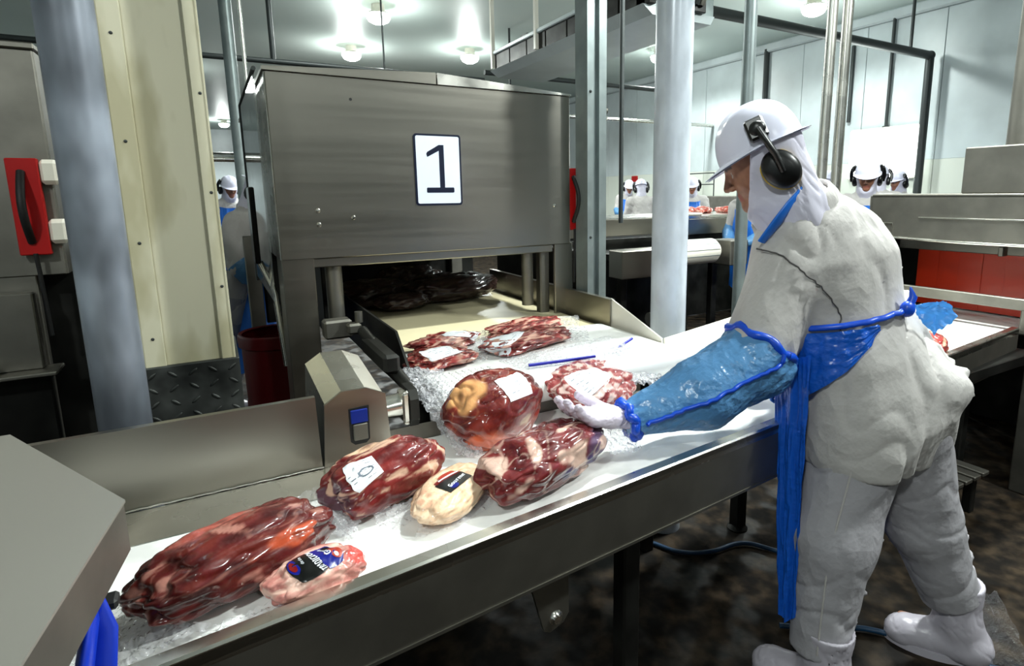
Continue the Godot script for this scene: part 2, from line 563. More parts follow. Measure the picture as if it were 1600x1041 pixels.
func lamp(at: Vector3, e: float, label: String) -> void:
	var o: Node3D = thing("ceiling_lamp", label, "lamp", at, "round ceiling lamps")
	var b := mb()
	b.lathe([Vector2(0, 0.15), Vector2(0.09, 0.15), Vector2(0.10, 0.05), Vector2(0.15, 0.035), Vector2(0.165, 0.012), Vector2(0.16, 0.0)], 28, at)
	part("housing", b, M.white_plastic, o)
	b = mb()
	b.lathe([Vector2(0.172, 0.012), Vector2(0.168, -0.03), Vector2(0.14, -0.075), Vector2(0.08, -0.105), Vector2(0.001, -0.115)], 28, at)
	part("lamp_lens", b, M.lamp_glow, o)
	for part_of in [[0.14, 0], [0.86, 1]]:   # the dome throws most of its light down and a little sideways
		var l: Light3D = OmniLight3D.new() if part_of[1] == 0 else SpotLight3D.new()
		l.name = "lamp_light"
		o.add_child(l, true)
		l.position = Vector3(0, -0.18, 0)
		if l is SpotLight3D:
			l.rotation_degrees = Vector3(-90, 0, 0)
			l.spot_angle = 80.0
			l.spot_angle_attenuation = 0.35
			l.spot_range = 40.0
			l.spot_attenuation = 2.0
		else:
			l.omni_range = 40.0
			l.omni_attenuation = 2.0
		l.light_energy = e * part_of[0]
		l.light_color = Color(0.97, 1.0, 0.985)
		l.light_size = 0.12
		l.shadow_enabled = true

func wall_lamp() -> void:
	var at := Vector3(9.25, 2.06, -5.55)
	var o: Node3D = thing("wall_lamp", "bright square lamp on the white wall under its conduit, above two helmets", "lamp", at)
	var b := mb()
	b.box(at + Vector3(0.02, 0, 0), Vector3(0.08, 0.80, 1.12), 0.02)
	part("housing", b, M.white_plastic, o)
	b = mb()
	b.box(at + Vector3(-0.03, 0, 0), Vector3(0.03, 0.76, 1.08), 0.012)
	part("lamp_lens", b, M.lamp_glow, o)
	b = mb()
	b.tube([at + Vector3(0.03, 0.3, 0), at + Vector3(0.03, 2.1, 0)], 0.025, 10)
	b.box(at + Vector3(0.03, 0.36, 0), Vector3(0.06, 0.12, 0.1), 0.01)
	part("conduit", b, M.dark_pipe, o)
	var l := AreaLight3D.new()
	l.name = "lamp_light"
	o.add_child(l, true)
	l.position = Vector3(-0.06, 0, 0)
	l.rotation_degrees = Vector3(0, 90, 0)
	l.area_size = Vector2(1.0, 0.7)
	l.area_range = 20.0
	l.light_energy = 1.6
	l.light_color = Color(0.97, 1.0, 1.0)
	l.shadow_enabled = true

func build_room() -> void:
	var x0 := -4.5; var x1 := 9.35; var z0 := -28.0; var z1 := 7.0; var hc := 4.2
	var b := mb()
	b.box(Vector3((x0 + x1) / 2, -0.1, (z0 + z1) / 2), Vector3(x1 - x0 + 0.4, 0.2, z1 - z0 + 0.4), 0)
	struct("floor", b, M.concrete, "wet dark brown concrete floor", "floor")
	b = mb()
	b.box(Vector3((x0 + x1) / 2, hc + 0.1, (z0 + z1) / 2), Vector3(x1 - x0 + 0.4, 0.2, z1 - z0 + 0.4), 0)
	struct("ceiling", b, M.ceiling_paint, "pale glossy panelled ceiling with round lamps", "ceiling")
	b = mb()
	b.box(Vector3(x0 - 0.1, hc / 2, (z0 + z1) / 2), Vector3(0.2, hc, z1 - z0), 0)
	struct("wall_left", b, M.wall_paint, "white wall on the far side of the hall", "wall")
	b = mb()
	b.box(Vector3((x0 + x1) / 2, hc / 2, z0 - 0.1), Vector3(x1 - x0, hc, 0.2), 0)
	struct("wall_back", b, M.wall_paint, "far white end wall of the hall", "wall")
	b = mb()
	b.box(Vector3((x0 + x1) / 2, hc / 2, z1 + 0.1), Vector3(x1 - x0, hc, 0.2), 0)
	struct("wall_front", b, M.wall_paint, "white wall behind the viewpoint", "wall")
	b = mb()
	b.box(Vector3(x1 + 0.1, hc / 2, (z0 + z1) / 2), Vector3(0.2, hc, z1 - z0), 0)
	var wr := struct("wall_right", b, M.wall_paint, "long white panelled wall behind the worker", "wall")
	for k in 29:
		b = mb()
		b.box(Vector3(x1 - 0.012, 1.93 + (hc - 0.16 - 1.93) / 2, z1 - 0.6 - k * 1.18), Vector3(0.024, hc - 0.16 - 1.936, 1.17), 0.003)
		part("wall_panel", b, M.wall_paint, wr)
		b = mb()
		b.box(Vector3(x1 - 0.016, 0.965, z1 - 0.6 - k * 1.18), Vector3(0.032, 1.93, 1.172), 0.003)
		part("lower_panel", b, M.dado_paint, wr)
	b = mb()
	b.box(Vector3(x1 - 0.05, hc - 0.08, (z0 + z1) / 2), Vector3(0.1, 0.16, z1 - z0), 0.03)
	struct("trim_1", b, M.wall_paint, "white cove strip where wall meets ceiling", "trim")
	# insulated cream column with corner flashings and a tread plate skirt
	b = mb()
	b.box(Vector3(-0.142, 2.1, -2.11), Vector3(0.336, 4.2, 0.30), 0.004)
	var col := struct("column", b, M.cream_panel, "cream panelled column beside the steel pipe", "column")
	for s in [[-0.395, 0.05], [0.0085, 0.034]]:
		b = mb()
		b.box(Vector3(s[0] + (0.224 if s[0] < -0.1 else 0.0), 2.58, -1.957), Vector3(s[1], 3.16, 0.008), 0.003)
		part("corner_flashing", b, M.cream_panel, col)
	b = mb()
	b.box(Vector3(0.024, 2.58, -2.1), Vector3(0.006, 3.16, 0.3), 0.002)
	part("corner_flashing", b, M.cream_panel, col)
	for k in 7:
		b = mb()
		b.lathe([Vector2(0.0001, 0.004), Vector2(0.003, 0.003), Vector2(0.0045, 0)], 10, Vector3([-0.171, 0.012][k % 2], 1.09 + 0.135 * k, -1.953), Basis(Vector3.RIGHT, Vector3.BACK, Vector3.DOWN))
		part("rivet", b, M.dark_pipe, col)
	b = mb()
	b.box(Vector3(-0.14, 0.505, -2.105), Vector3(0.352, 1.01, 0.325), 0.003)
	part("skirt", b, M.tread_plate, col)
	for i in 7:
		for j in 6:
			b = mb()
			var bs := Basis(Vector3.BACK, (0.7 if (i + j) % 2 == 0 else -0.7))
			b.ball(Vector3(-0.285 + i * 0.05, 0.985 - j * 0.042, -1.942), Vector3(0.015, 0.0045, 0.0035), bs, 8, 5)
			part("tread_bar", b, M.tread_plate, col)

func hang_rod(at: Vector3, top: float, r := 0.012) -> Build:
	var b := mb()
	b.tube([at, Vector3(at.x, top, at.z)], r, 8)
	return b

func build_pipes() -> void:
	var b := mb()
	b.tube([Vector3(-0.222, 0.0, -1.675), Vector3(-0.222, 4.2, -1.675)], 0.0535, 36, false)
	var o: Node3D = single("steel_post", b, M.galvanised, "thick grey galvanised post in front of the cream column", "post", Vector3(-0.222, 0, -1.675))
	b = mb()
	b.tube([Vector3(1.632, 0.0, -1.85), Vector3(1.632, 2.19, -1.85), Vector3(1.634, 4.2, -1.85)], 0.0735, 36, false)
	o = single("steel_post", b, M.galv_bright, "thick bright round post behind the corner of the white guard", "post", Vector3(1.632, 0, -1.85))
	b = mb()
	b.lathe([Vector2(0.074, -0.02), Vector2(0.086, -0.016), Vector2(0.086, 0.016), Vector2(0.074, 0.02)], 32, Vector3(1.632, 2.235, -1.85))
	part("collar", b, M.galvanised, o)
	# squared channel post beside the machine
	var c := Vector3(1.555, 0, -2.32)
	o = thing("channel_post", "dark squared channel post right against the machine hood", "post", c)
	b = mb()
	b.prism([Vector2(-0.052, -0.05), Vector2(0.052, -0.05), Vector2(0.052, 0.05), Vector2(0.02, 0.05), Vector2(0.02, 0.03), Vector2(-0.012, 0.03), Vector2(-0.012, 0.05), Vector2(-0.052, 0.05)], c, Basis(Vector3.RIGHT, Vector3.FORWARD, Vector3.UP) * Basis(Vector3.BACK, PI), 0.0, 4.2)
	part("channel", b, M.pipe_paint, o)
	for y in [1.93, 2.33, 1.28]:
		b = mb()
		b.lathe([Vector2(0.0001, 0.006), Vector2(0.005, 0.005), Vector2(0.007, 0)], 10, c + Vector3(-0.035, y, 0.05), Basis(Vector3.RIGHT, Vector3.BACK, Vector3.DOWN))
		part("bolt", b, M.dark_pipe, o)
	# thin posts, from the ceiling to the floor
	var posts := [
		[Vector3(0.242, 0, -5.0), 0.042, M.pipe_paint, "grey round pipe between the cream column and the machine hood"],
		[Vector3(0.332, 0, -5.0), 0.013, M.steel_bright, "thin pale pipe right beside the left edge of the machine hood"],
		[Vector3(2.35, 0, -2.12), 0.031, M.pipe_paint, "grey pipe that runs down behind the worker's helmet and face"],
		[Vector3(2.83, 0, -2.02), 0.026, M.steel_bright, "left pipe of the twin pipes behind the worker's shoulder"],
		[Vector3(2.955, 0, -2.02), 0.027, M.steel_bright, "right pipe of the twin pipes behind the worker's shoulder"],
		[Vector3(2.20, 0, -2.95), 0.014, M.dark_pipe, "thin dark rod hanging just right of the channel post"]]
	for q in posts:
		b = mb()
		b.tube([q[0] + Vector3(0, 0.0 if q[1] > 0.016 else 1.3, 0), q[0] + Vector3(0, 4.2, 0)], q[1], 16, true)
		single("thin_pipe", b, q[2], q[3], "pipe", q[0])
	# dark pipe frame in front of the right wall
	b = mb()
	b.tube([Vector3(4.54, 3.38, -4.9), Vector3(9.13, 3.38, -4.9)], 0.058, 14)
	b.tube([Vector3(9.13, 3.40, -4.9), Vector3(9.13, 0, -4.9)], 0.056, 14)
	b.ball(Vector3(9.13, 3.38, -4.9), Vector3(0.066, 0.066, 0.066))
	o = single("pipe_frame", b, M.dark_pipe, "dark overhead pipe that turns down along the white wall", "pipe", Vector3(9.13, 0, -4.9))
	for x in [8.62, 4.75]:
		part("hanger", hang_rod(Vector3(x, 3.4, -4.9), 4.2, 0.022), M.dark_pipe, o)
	# hung pipe behind the machine hood
	b = mb()
	b.tube([Vector3(-4.4, 2.84, -7.0), Vector3(3.1, 2.88, -7.0)], 0.028, 12)
	o = single("hung_pipe", b, M.dark_pipe, "dark level pipe hung from the ceiling behind the machine hood", "pipe", Vector3(0.7, 2.85, -7.0))
	part("hanger", hang_rod(Vector3(0.735, 2.85, -7.0), 4.2, 0.026), M.dark_pipe, o)
	part("hanger", hang_rod(Vector3(1.88, 2.87, -7.0), 4.2, 0.010), M.dark_pipe, o)
	part("hanger", hang_rod(Vector3(-2.2, 2.85, -7.0), 4.2, 0.012), M.dark_pipe, o)
	# conduits on the wall
	for q in [[-7.95, 2.2, 4.1, 0.05, "dark conduit on the wall beside the bright round post"], [-7.95 + 1.75, 2.6, 3.8, 0.03, "short dark conduit on the wall above the worker's helmet"]]:
		b = mb()
		b.tube([Vector3(9.29, q[1], q[0]), Vector3(9.29, q[2], q[0])], q[3], 10)
		single("wall_conduit", b, M.dark_pipe, q[4], "conduit", Vector3(9.29, q[1], q[0]))
	b = mb()
	b.tube([Vector3(3.0, 2.86, -9.3), Vector3(9.3, 2.86, -9.3)], 0.035, 10)
	o = single("hung_pipe", b, M.steel_bright, "pale level pipe reaching the wall right of the channel post", "pipe", Vector3(6, 2.86, -9.3))
	part("hanger", hang_rod(Vector3(4.6, 2.86, -9.3), 4.2, 0.02), M.dark_pipe, o)
	b = mb()
	b.tube([Vector3(4.0, 3.4, -9.0), Vector3(7.6, 3.4, -9.0)], 0.04, 10)
	part("branch", b, M.dark_pipe, o)
	# hook block on a rod
	var hp := Vector3(3.65, 2.33, -5.2)
	o = thing("hook_block", "small steel hook block hanging under the air cooler right of the channel post", "hook", hp)
	part("rod", hang_rod(hp + Vector3(0, 0.05, 0), 3.10, 0.008), M.dark_pipe, o)
	b = mb()
	b.lathe([Vector2(0.012, -0.02), Vector2(0.045, -0.02), Vector2(0.045, 0.02), Vector2(0.012, 0.02), Vector2(0.012, -0.02)], 20, hp, Basis(Vector3.UP, Vector3.RIGHT, Vector3.FORWARD))
	part("sheave", b, M.steel_dull, o)
	b = mb()
	var arc := []
	for k in 14: arc.append(hp + Vector3(0, -0.085, 0) + Vector3(0, sin(-0.5 * PI - 2.4 + k * 0.33), cos(-0.5 * PI - 2.4 + k * 0.33)) * 0.042)
	b.tube(arc, 0.010, 8)
	part("hook", b, M.steel_dull, o)
	# the air cooler under the ceiling
	var a := Vector3(3.6, 3.16, -7.8)
	o = thing("air_cooler", "long white air cooler unit hung under the ceiling with dark coil slots", "air cooler", Vector3(4.0, 3.1, -6.3))
	b = mb()
	b.prism([Vector2(0, 0.02), Vector2(0.12, -0.06), Vector2(0.85, -0.06), Vector2(0.9, 0.02)], Vector3(3.58, 3.16, 0), Basis(), -7.86, -4.5)
	part("drip_tray", b, M.wall_paint, o)
	b = mb()
	b.box(Vector3(4.04, 3.405, -6.18), Vector3(0.9, 0.05, 3.34), 0.01)
	part("top_cover", b, M.wall_paint, o)
	for k in 7:
		b = mb()
		b.box(Vector3(3.66, 3.28, -7.56 + k * 0.48), Vector3(0.08, 0.2, 0.455), 0.004)
		part("coil_block", b, M.steel_dark, o)
	b = mb()
	b.box(Vector3(4.05, 3.29, -4.58), Vector3(0.86, 0.24, 0.14), 0.01)
	part("end_cover", b, M.pipe_paint, o)
	b = mb()
	b.box(Vector3(4.15, 3.28, -4.48), Vector3(0.34, 0.2, 0.06), 0.006)
	part("fan_box", b, M.black_plastic, o)
	for k in 3:
		b = mb()
		var y := 0.07 * k
		b.tube([Vector3(4.1 + y, 3.24, -4.44), Vector3(4.12 + y, 3.42, -4.36), Vector3(4.2 + y, 3.7, -4.42), Vector3(4.2 + y, 4.2, -4.5)], 0.035, 10)
		part("hose", b, [M.steel_bright, M.dark_pipe, M.steel_dull][k], o)
	for z in [-7.8, -6.55, -5.3]:
		b = mb()
		b.box(Vector3(3.6, 3.7, z), Vector3(0.05, 1.0, 0.05), 0.004)
		part("hanger", b, M.white_plastic, o)
	b = mb()
	b.box(Vector3(3.9, 3.5, -7.3), Vector3(0.16, 0.14, 0.2), 0.01)
	part("valve_box", b, M.black_plastic, o)
	# pipe runs across the far end of the hall
	for k in 6:
		b = mb()
		var z: float = -13.0 - 1.9 * k
		b.tube([Vector3(-4.4, 2.2 + 0.14 * k, z), Vector3(3.2, 2.2 + 0.14 * k, z)], 0.05, 8)
		b.tube([Vector3(-2.0, 2.2 + 0.14 * k, z), Vector3(-2.0, 4.199, z)], 0.02, 6)
		single("far_pipe", b, M.dark_pipe if k % 2 else M.steel_bright, "level pipe across the far end of the hall left of the hood", "pipe", Vector3(0, 2.2 + 0.14 * k, z), "pipes across the far hall")

func build_line() -> void:
	var b: Build
	# ---- the packing conveyor
	var o: Node3D = thing("belt_conveyor", "long steel belt conveyor with a white belt that crosses the picture", "conveyor", Vector3(1.2, 0, -1.2))
	var up := Basis(Vector3.RIGHT, Vector3.FORWARD, Vector3.UP)
	b = mb()
	b.prism([Vector2(-1.2, 0.86), Vector2(3.28, 1.265), Vector2(3.72, 1.30), Vector2(3.72, 1.9), Vector2(3.2, 1.82), Vector2(1.45, 1.66), Vector2(1.45, 1.54), Vector2(0.365, 1.54), Vector2(0.365, 1.338), Vector2(-1.2, 1.338)], Vector3.ZERO, up, 0.782, 0.80)
	part("belt", b, M.belt_white, o)
	# front side wall with a turned rim
	var f := func(x, d, y): return Vector3(x, y, -0.918 - 0.0925 * x + d)
	b = mb()
	var xs := [-1.2, 3.27]
	b.hexa([f.call(xs[0], 0.0, 0.69), f.call(xs[1], 0.0, 0.655), f.call(xs[1], -0.012, 0.655), f.call(xs[0], -0.012, 0.69), f.call(xs[0], 0.0, 0.824), f.call(xs[1], 0.0, 0.824), f.call(xs[1], -0.012, 0.824), f.call(xs[0], -0.012, 0.824)])
	part("side_panel", b, M.steel_dull, o)
	b = mb()
	b.prism([Vector2(0, 0.800), Vector2(0, 0.826), Vector2(-0.004, 0.830), Vector2(-0.030, 0.830), Vector2(-0.034, 0.826), Vector2(-0.034, 0.800)], Vector3(0, 0, -0.918), Basis(Vector3(0.0925, 0, 1).normalized(), Vector3.UP, Vector3(-1, 0, 0.0925).normalized()), -3.285, 1.2)
	part("rim", b, M.steel_bright, o)
	b = mb()
	b.hexa([f.call(-1.2, 0.002, 0.683), f.call(3.27, 0.002, 0.648), f.call(3.27, -0.05, 0.648), f.call(-1.2, -0.05, 0.683), f.call(-1.2, 0.002, 0.69), f.call(3.27, 0.002, 0.655), f.call(3.27, -0.05, 0.655), f.call(-1.2, -0.05, 0.69)])
	part("bottom_flange", b, M.steel_dull, o)
	# ledge and weld behind the belt on the near side of the machine
	b = mb()
	b.box(Vector3(-0.42, 0.79, -1.419), Vector3(1.57, 0.02, 0.158), 0.003)
	part("ledge", b, M.steel_bright, o)
	b = mb()
	var weld := []
	for k in 60: weld.append(Vector3(-0.62 + k * 0.0137, 0.803 + 0.0008 * sin(k * 2.1), -1.498))
	b.tube(weld, 0.0028, 6)
	part("weld_bead", b, M.steel_bright, o)
	b = mb()
	b.plate(Vector3(-1.2, 0.80, -1.503), Vector3(0.186, 0.80, -1.503), Vector3(0.182, 0.986, -1.507), Vector3(-1.2, 0.986, -1.507), 0.005)
	b.plate(Vector3(-1.2, 0.986, -1.5045), Vector3(0.182, 0.986, -1.5045), Vector3(0.182, 0.986, -1.522), Vector3(-1.2, 0.986, -1.522), 0.004)
	part("back_guard", b, M.steel, o)
	b = mb()
	b.plate(Vector3(0.362, 0.79, -1.545), Vector3(1.2, 0.79, -1.545), Vector3(1.2, 0.845, -1.545), Vector3(0.362, 0.845, -1.545), 0.004)
	part("apron_plate", b, M.steel_dull, o)
	# white guards at the far corner
	b = mb()
	b.plate(Vector3(1.445, 0.795, -1.655), Vector3(3.2, 0.80, -1.83), Vector3(3.2, 1.06, -1.83), Vector3(1.445, 0.936, -1.655), 0.006)
	part("far_guard", b, M.white_plastic, o)
	b = mb()
	b.plate(Vector3(1.475, 0.80, -2.06), Vector3(1.437, 0.795, -1.658), Vector3(1.437, 0.936, -1.658), Vector3(1.475, 1.03, -2.04), 0.006)
	part("corner_guard", b, M.white_plastic, o)
	# legs, brackets and the frame below
	b = mb()
	b.box(Vector3(1.2, 0.70, -1.3), Vector3(4.2, 0.05, 0.3), 0.004)
	part("under_frame", b, M.steel_dark, o)
	for q in [[-0.55, -1.0], [0.88, -1.14], [3.12, -1.36], [0.2, -1.44], [1.9, -1.66]]:
		b = mb()
		b.box(Vector3(q[0], 0.35, q[1]), Vector3(0.055, 0.70, 0.055), 0.006)
		b.lathe([Vector2(0.0001, 0.02), Vector2(0.03, 0.02), Vector2(0.045, 0.005), Vector2(0.045, 0)], 16, Vector3(q[0], 0, q[1]))
		part("leg", b, M.steel_dark, o)
	b = mb()
	b.prism([Vector2(0.515, 0.685), Vector2(0.625, 0.68), Vector2(0.625, 0.53), Vector2(0.61, 0.51), Vector2(0.575, 0.497), Vector2(0.56, 0.505)], Vector3(0, 0, -1.03), Basis(), -0.006, 0.006)
	part("bracket", b, M.steel_dull, o)
	b = mb()
	b.lathe([Vector2(0.0001, 0.012), Vector2(0.010, 0.011), Vector2(0.012, 0.004), Vector2(0.018, 0)], 12, Vector3(0.59, 0.53, -1.024), Basis(Vector3.RIGHT, Vector3.BACK, Vector3.DOWN))
	part("bolt", b, M.steel_bright, o)
	# ---- drive cover with the blue latch
	o = thing("drive_cover", "steel drive cover with chamfered top and a blue latch between guard and belt", "machine cover", Vector3(0.275, 0.8, -1.6))
	b = mb()
	var pr := [Vector2(0.190, 0.800), Vector2(0.362, 0.800), Vector2(0.353, 0.969), Vector2(0.306, 0.992), Vector2(0.244, 0.993), Vector2(0.201, 0.964)]
	b.prism(pr, Vector3.ZERO, Basis(), -1.506, -1.497)
	part("front_plate", b, M.steel, o)
	b = mb()
	var pi := [Vector2(0.194, 0.800), Vector2(0.358, 0.800), Vector2(0.350, 0.966), Vector2(0.305, 0.988), Vector2(0.246, 0.989), Vector2(0.204, 0.962)]
	b.prism(pi, Vector3.ZERO, Basis(), -1.74, -1.509, Vector3(-0.012, 0.052, 0))
	part("casing", b, M.steel_bright, o)
	b = mb()
	b.prism([Vector2(-0.024, -0.045), Vector2(-0.014, -0.054), Vector2(0.014, -0.054), Vector2(0.024, -0.045), Vector2(0.026, 0.046), Vector2(-0.025, 0.044)], Vector3(0.282, 0.90, -1.497), Basis(), 0, 0.003)
	var la := part("latch", b, M.black_rubber, o)
	b = mb()
	b.box(Vector3(0.282, 0.922, -1.4925), Vector3(0.042, 0.036, 0.006), 0.002)
	part("latch_flap", b, M.blue_plastic, la)
	b = mb()
	b.box(Vector3(0.283, 0.880, -1.4915), Vector3(0.036, 0.044, 0.009), 0.004)
	part("latch_key", b, M.steel_dull, la)
	# ---- infeed conveyor of the machine
	o = thing("infeed_conveyor", "white link belt conveyor coming out from under the machine hood", "conveyor", Vector3(0.97, 0, -2.0))
	b = mb()
	b.box(Vector3(0.985, 0.905, -1.80), Vector3(0.90, 0.03, 0.53), 0.004)
	part("link_belt", b, M.belt_white, o)
	for r in 9:
		for k in 10:
			b = mb()
			b.box(Vector3(0.55 + 0.022 * k, 0.9215, -1.56 - 0.02 * r), Vector3(0.012, 0.003, 0.012), 0.0008)
			part("belt_link", b, M.belt_white, o)
	b = mb()
	b.tube([Vector3(0.52, 0.878, -1.545), Vector3(1.43, 0.878, -1.545)], 0.042, 24)
	part("end_roller", b, M.belt_white, o)
	for k in 12:
		for j in 5:
			b = mb()
			var an := -0.5 + j * 0.38
			b.box(Vector3(0.54 + 0.02 * k, 0.878 + 0.0425 * cos(an), -1.545 + 0.0425 * sin(an)), Vector3(0.009, 0.003, 0.008), 0.0008, Basis(Vector3.RIGHT, an))
			part("roller_slot", b, M.pipe_paint, o)
	b = mb()
	b.box(Vector3(0.985, 0.895, -2.75), Vector3(0.90, 0.03, 1.32), 0.004)
	part("cream_belt", b, M.belt_cream, o)
	b = mb()
	b.prism([Vector2(3.3, 0.84), Vector2(3.3, 1.03), Vector2(1.93, 1.03), Vector2(1.79, 0.925), Vector2(1.745, 0.86), Vector2(1.80, 0.84)], Vector3(0.505, 0, 0), Basis(Vector3.FORWARD, Vector3.UP, Vector3.RIGHT), -0.004, 0.004)
	part("side_plate", b, M.steel_dark, o)
	b = mb()
	b.plate(Vector3(1.462, 0.84, -3.3), Vector3(1.462, 0.80, -2.03), Vector3(1.462, 1.025, -2.03), Vector3(1.462, 1.03, -3.3), 0.006)
	b.plate(Vector3(1.459, 1.0265, -3.3), Vector3(1.459, 1.0265, -2.03), Vector3(1.485, 1.0265, -2.03), Vector3(1.485, 1.0265, -3.3), 0.004)
	part("side_plate", b, M.steel, o)
	# end bearing
	b = mb()
	b.prism([Vector2(1.60, 0.955), Vector2(1.53, 0.955), Vector2(1.515, 0.93), Vector2(1.515, 0.87), Vector2(1.53, 0.85), Vector2(1.60, 0.85)], Vector3(0.435, 0, 0), Basis(Vector3.FORWARD, Vector3.UP, Vector3.RIGHT), -0.012, 0.012)
	part("bearing_plate", b, M.steel_dark, o)
	b = mb()
	b.tube([Vector3(0.36, 0.905, -1.565), Vector3(0.43, 0.905, -1.565)], [0.030, 0.036], 20)
	b.box(Vector3(0.415, 0.905, -1.555), Vector3(0.02, 0.085, 0.06), 0.008)
	part("bearing", b, M.steel_bright, o)
	for s in [[0.945, -1.535], [0.862, -1.535]]:
		b = mb()
		b.ball(Vector3(0.418, s[0], s[1]), Vector3(0.012, 0.008, 0.008))
		part("bolt", b, M.steel_bright, o)
	b = mb()
	b.tube([Vector3(0.47, 0.90, -1.60), Vector3(0.42, 1.02, -2.05)], 0.018, 10)
	b.box(Vector3(0.43, 0.98, -1.86), Vector3(0.05, 0.06, 0.3), 0.01)
	part("tension_arm", b, M.steel_dark, o)
	for q in [[0.52, -1.75], [1.45, -1.75]]:
		b = mb()
		b.box(Vector3(q[0], 0.43, q[1]), Vector3(0.05, 0.86, 0.05), 0.005)
		part("leg", b, M.steel_dark, o)



func red_guard(at: Vector3, label: String, flip := 1.0) -> void:
	var o: Node3D = thing("safety_switch", label, "switch", at)
	var b := mb()
	b.box(at, Vector3(0.075, 0.29, 0.025), 0.003)
	part("red_plate", b, M.red_paint, o)
	b = mb()
	var arc := []
	for k in 11:
		var t := k / 10.0
		arc.append(at + Vector3(-0.004, 0.105 - 0.21 * t, 0.012 + 0.05 * sin(PI * t)))
	b.tube(arc, 0.011, 10)
	part("grip", b, M.black_rubber, o)
	for s in [0.105, -0.075]:
		b = mb()
		b.box(at + Vector3(-0.06 * flip, s, -0.015), Vector3(0.05, 0.075, 0.05), 0.012)
		part("lock_block", b, M.white_plastic, o)
	b = mb()
	b.tube([at + Vector3(0, -0.14, 0.016), at + Vector3(0.002, -0.20, 0.012), at + Vector3(0.004, -0.40, 0)], 0.006, 8)
	part("cable", b, M.black_rubber, o)

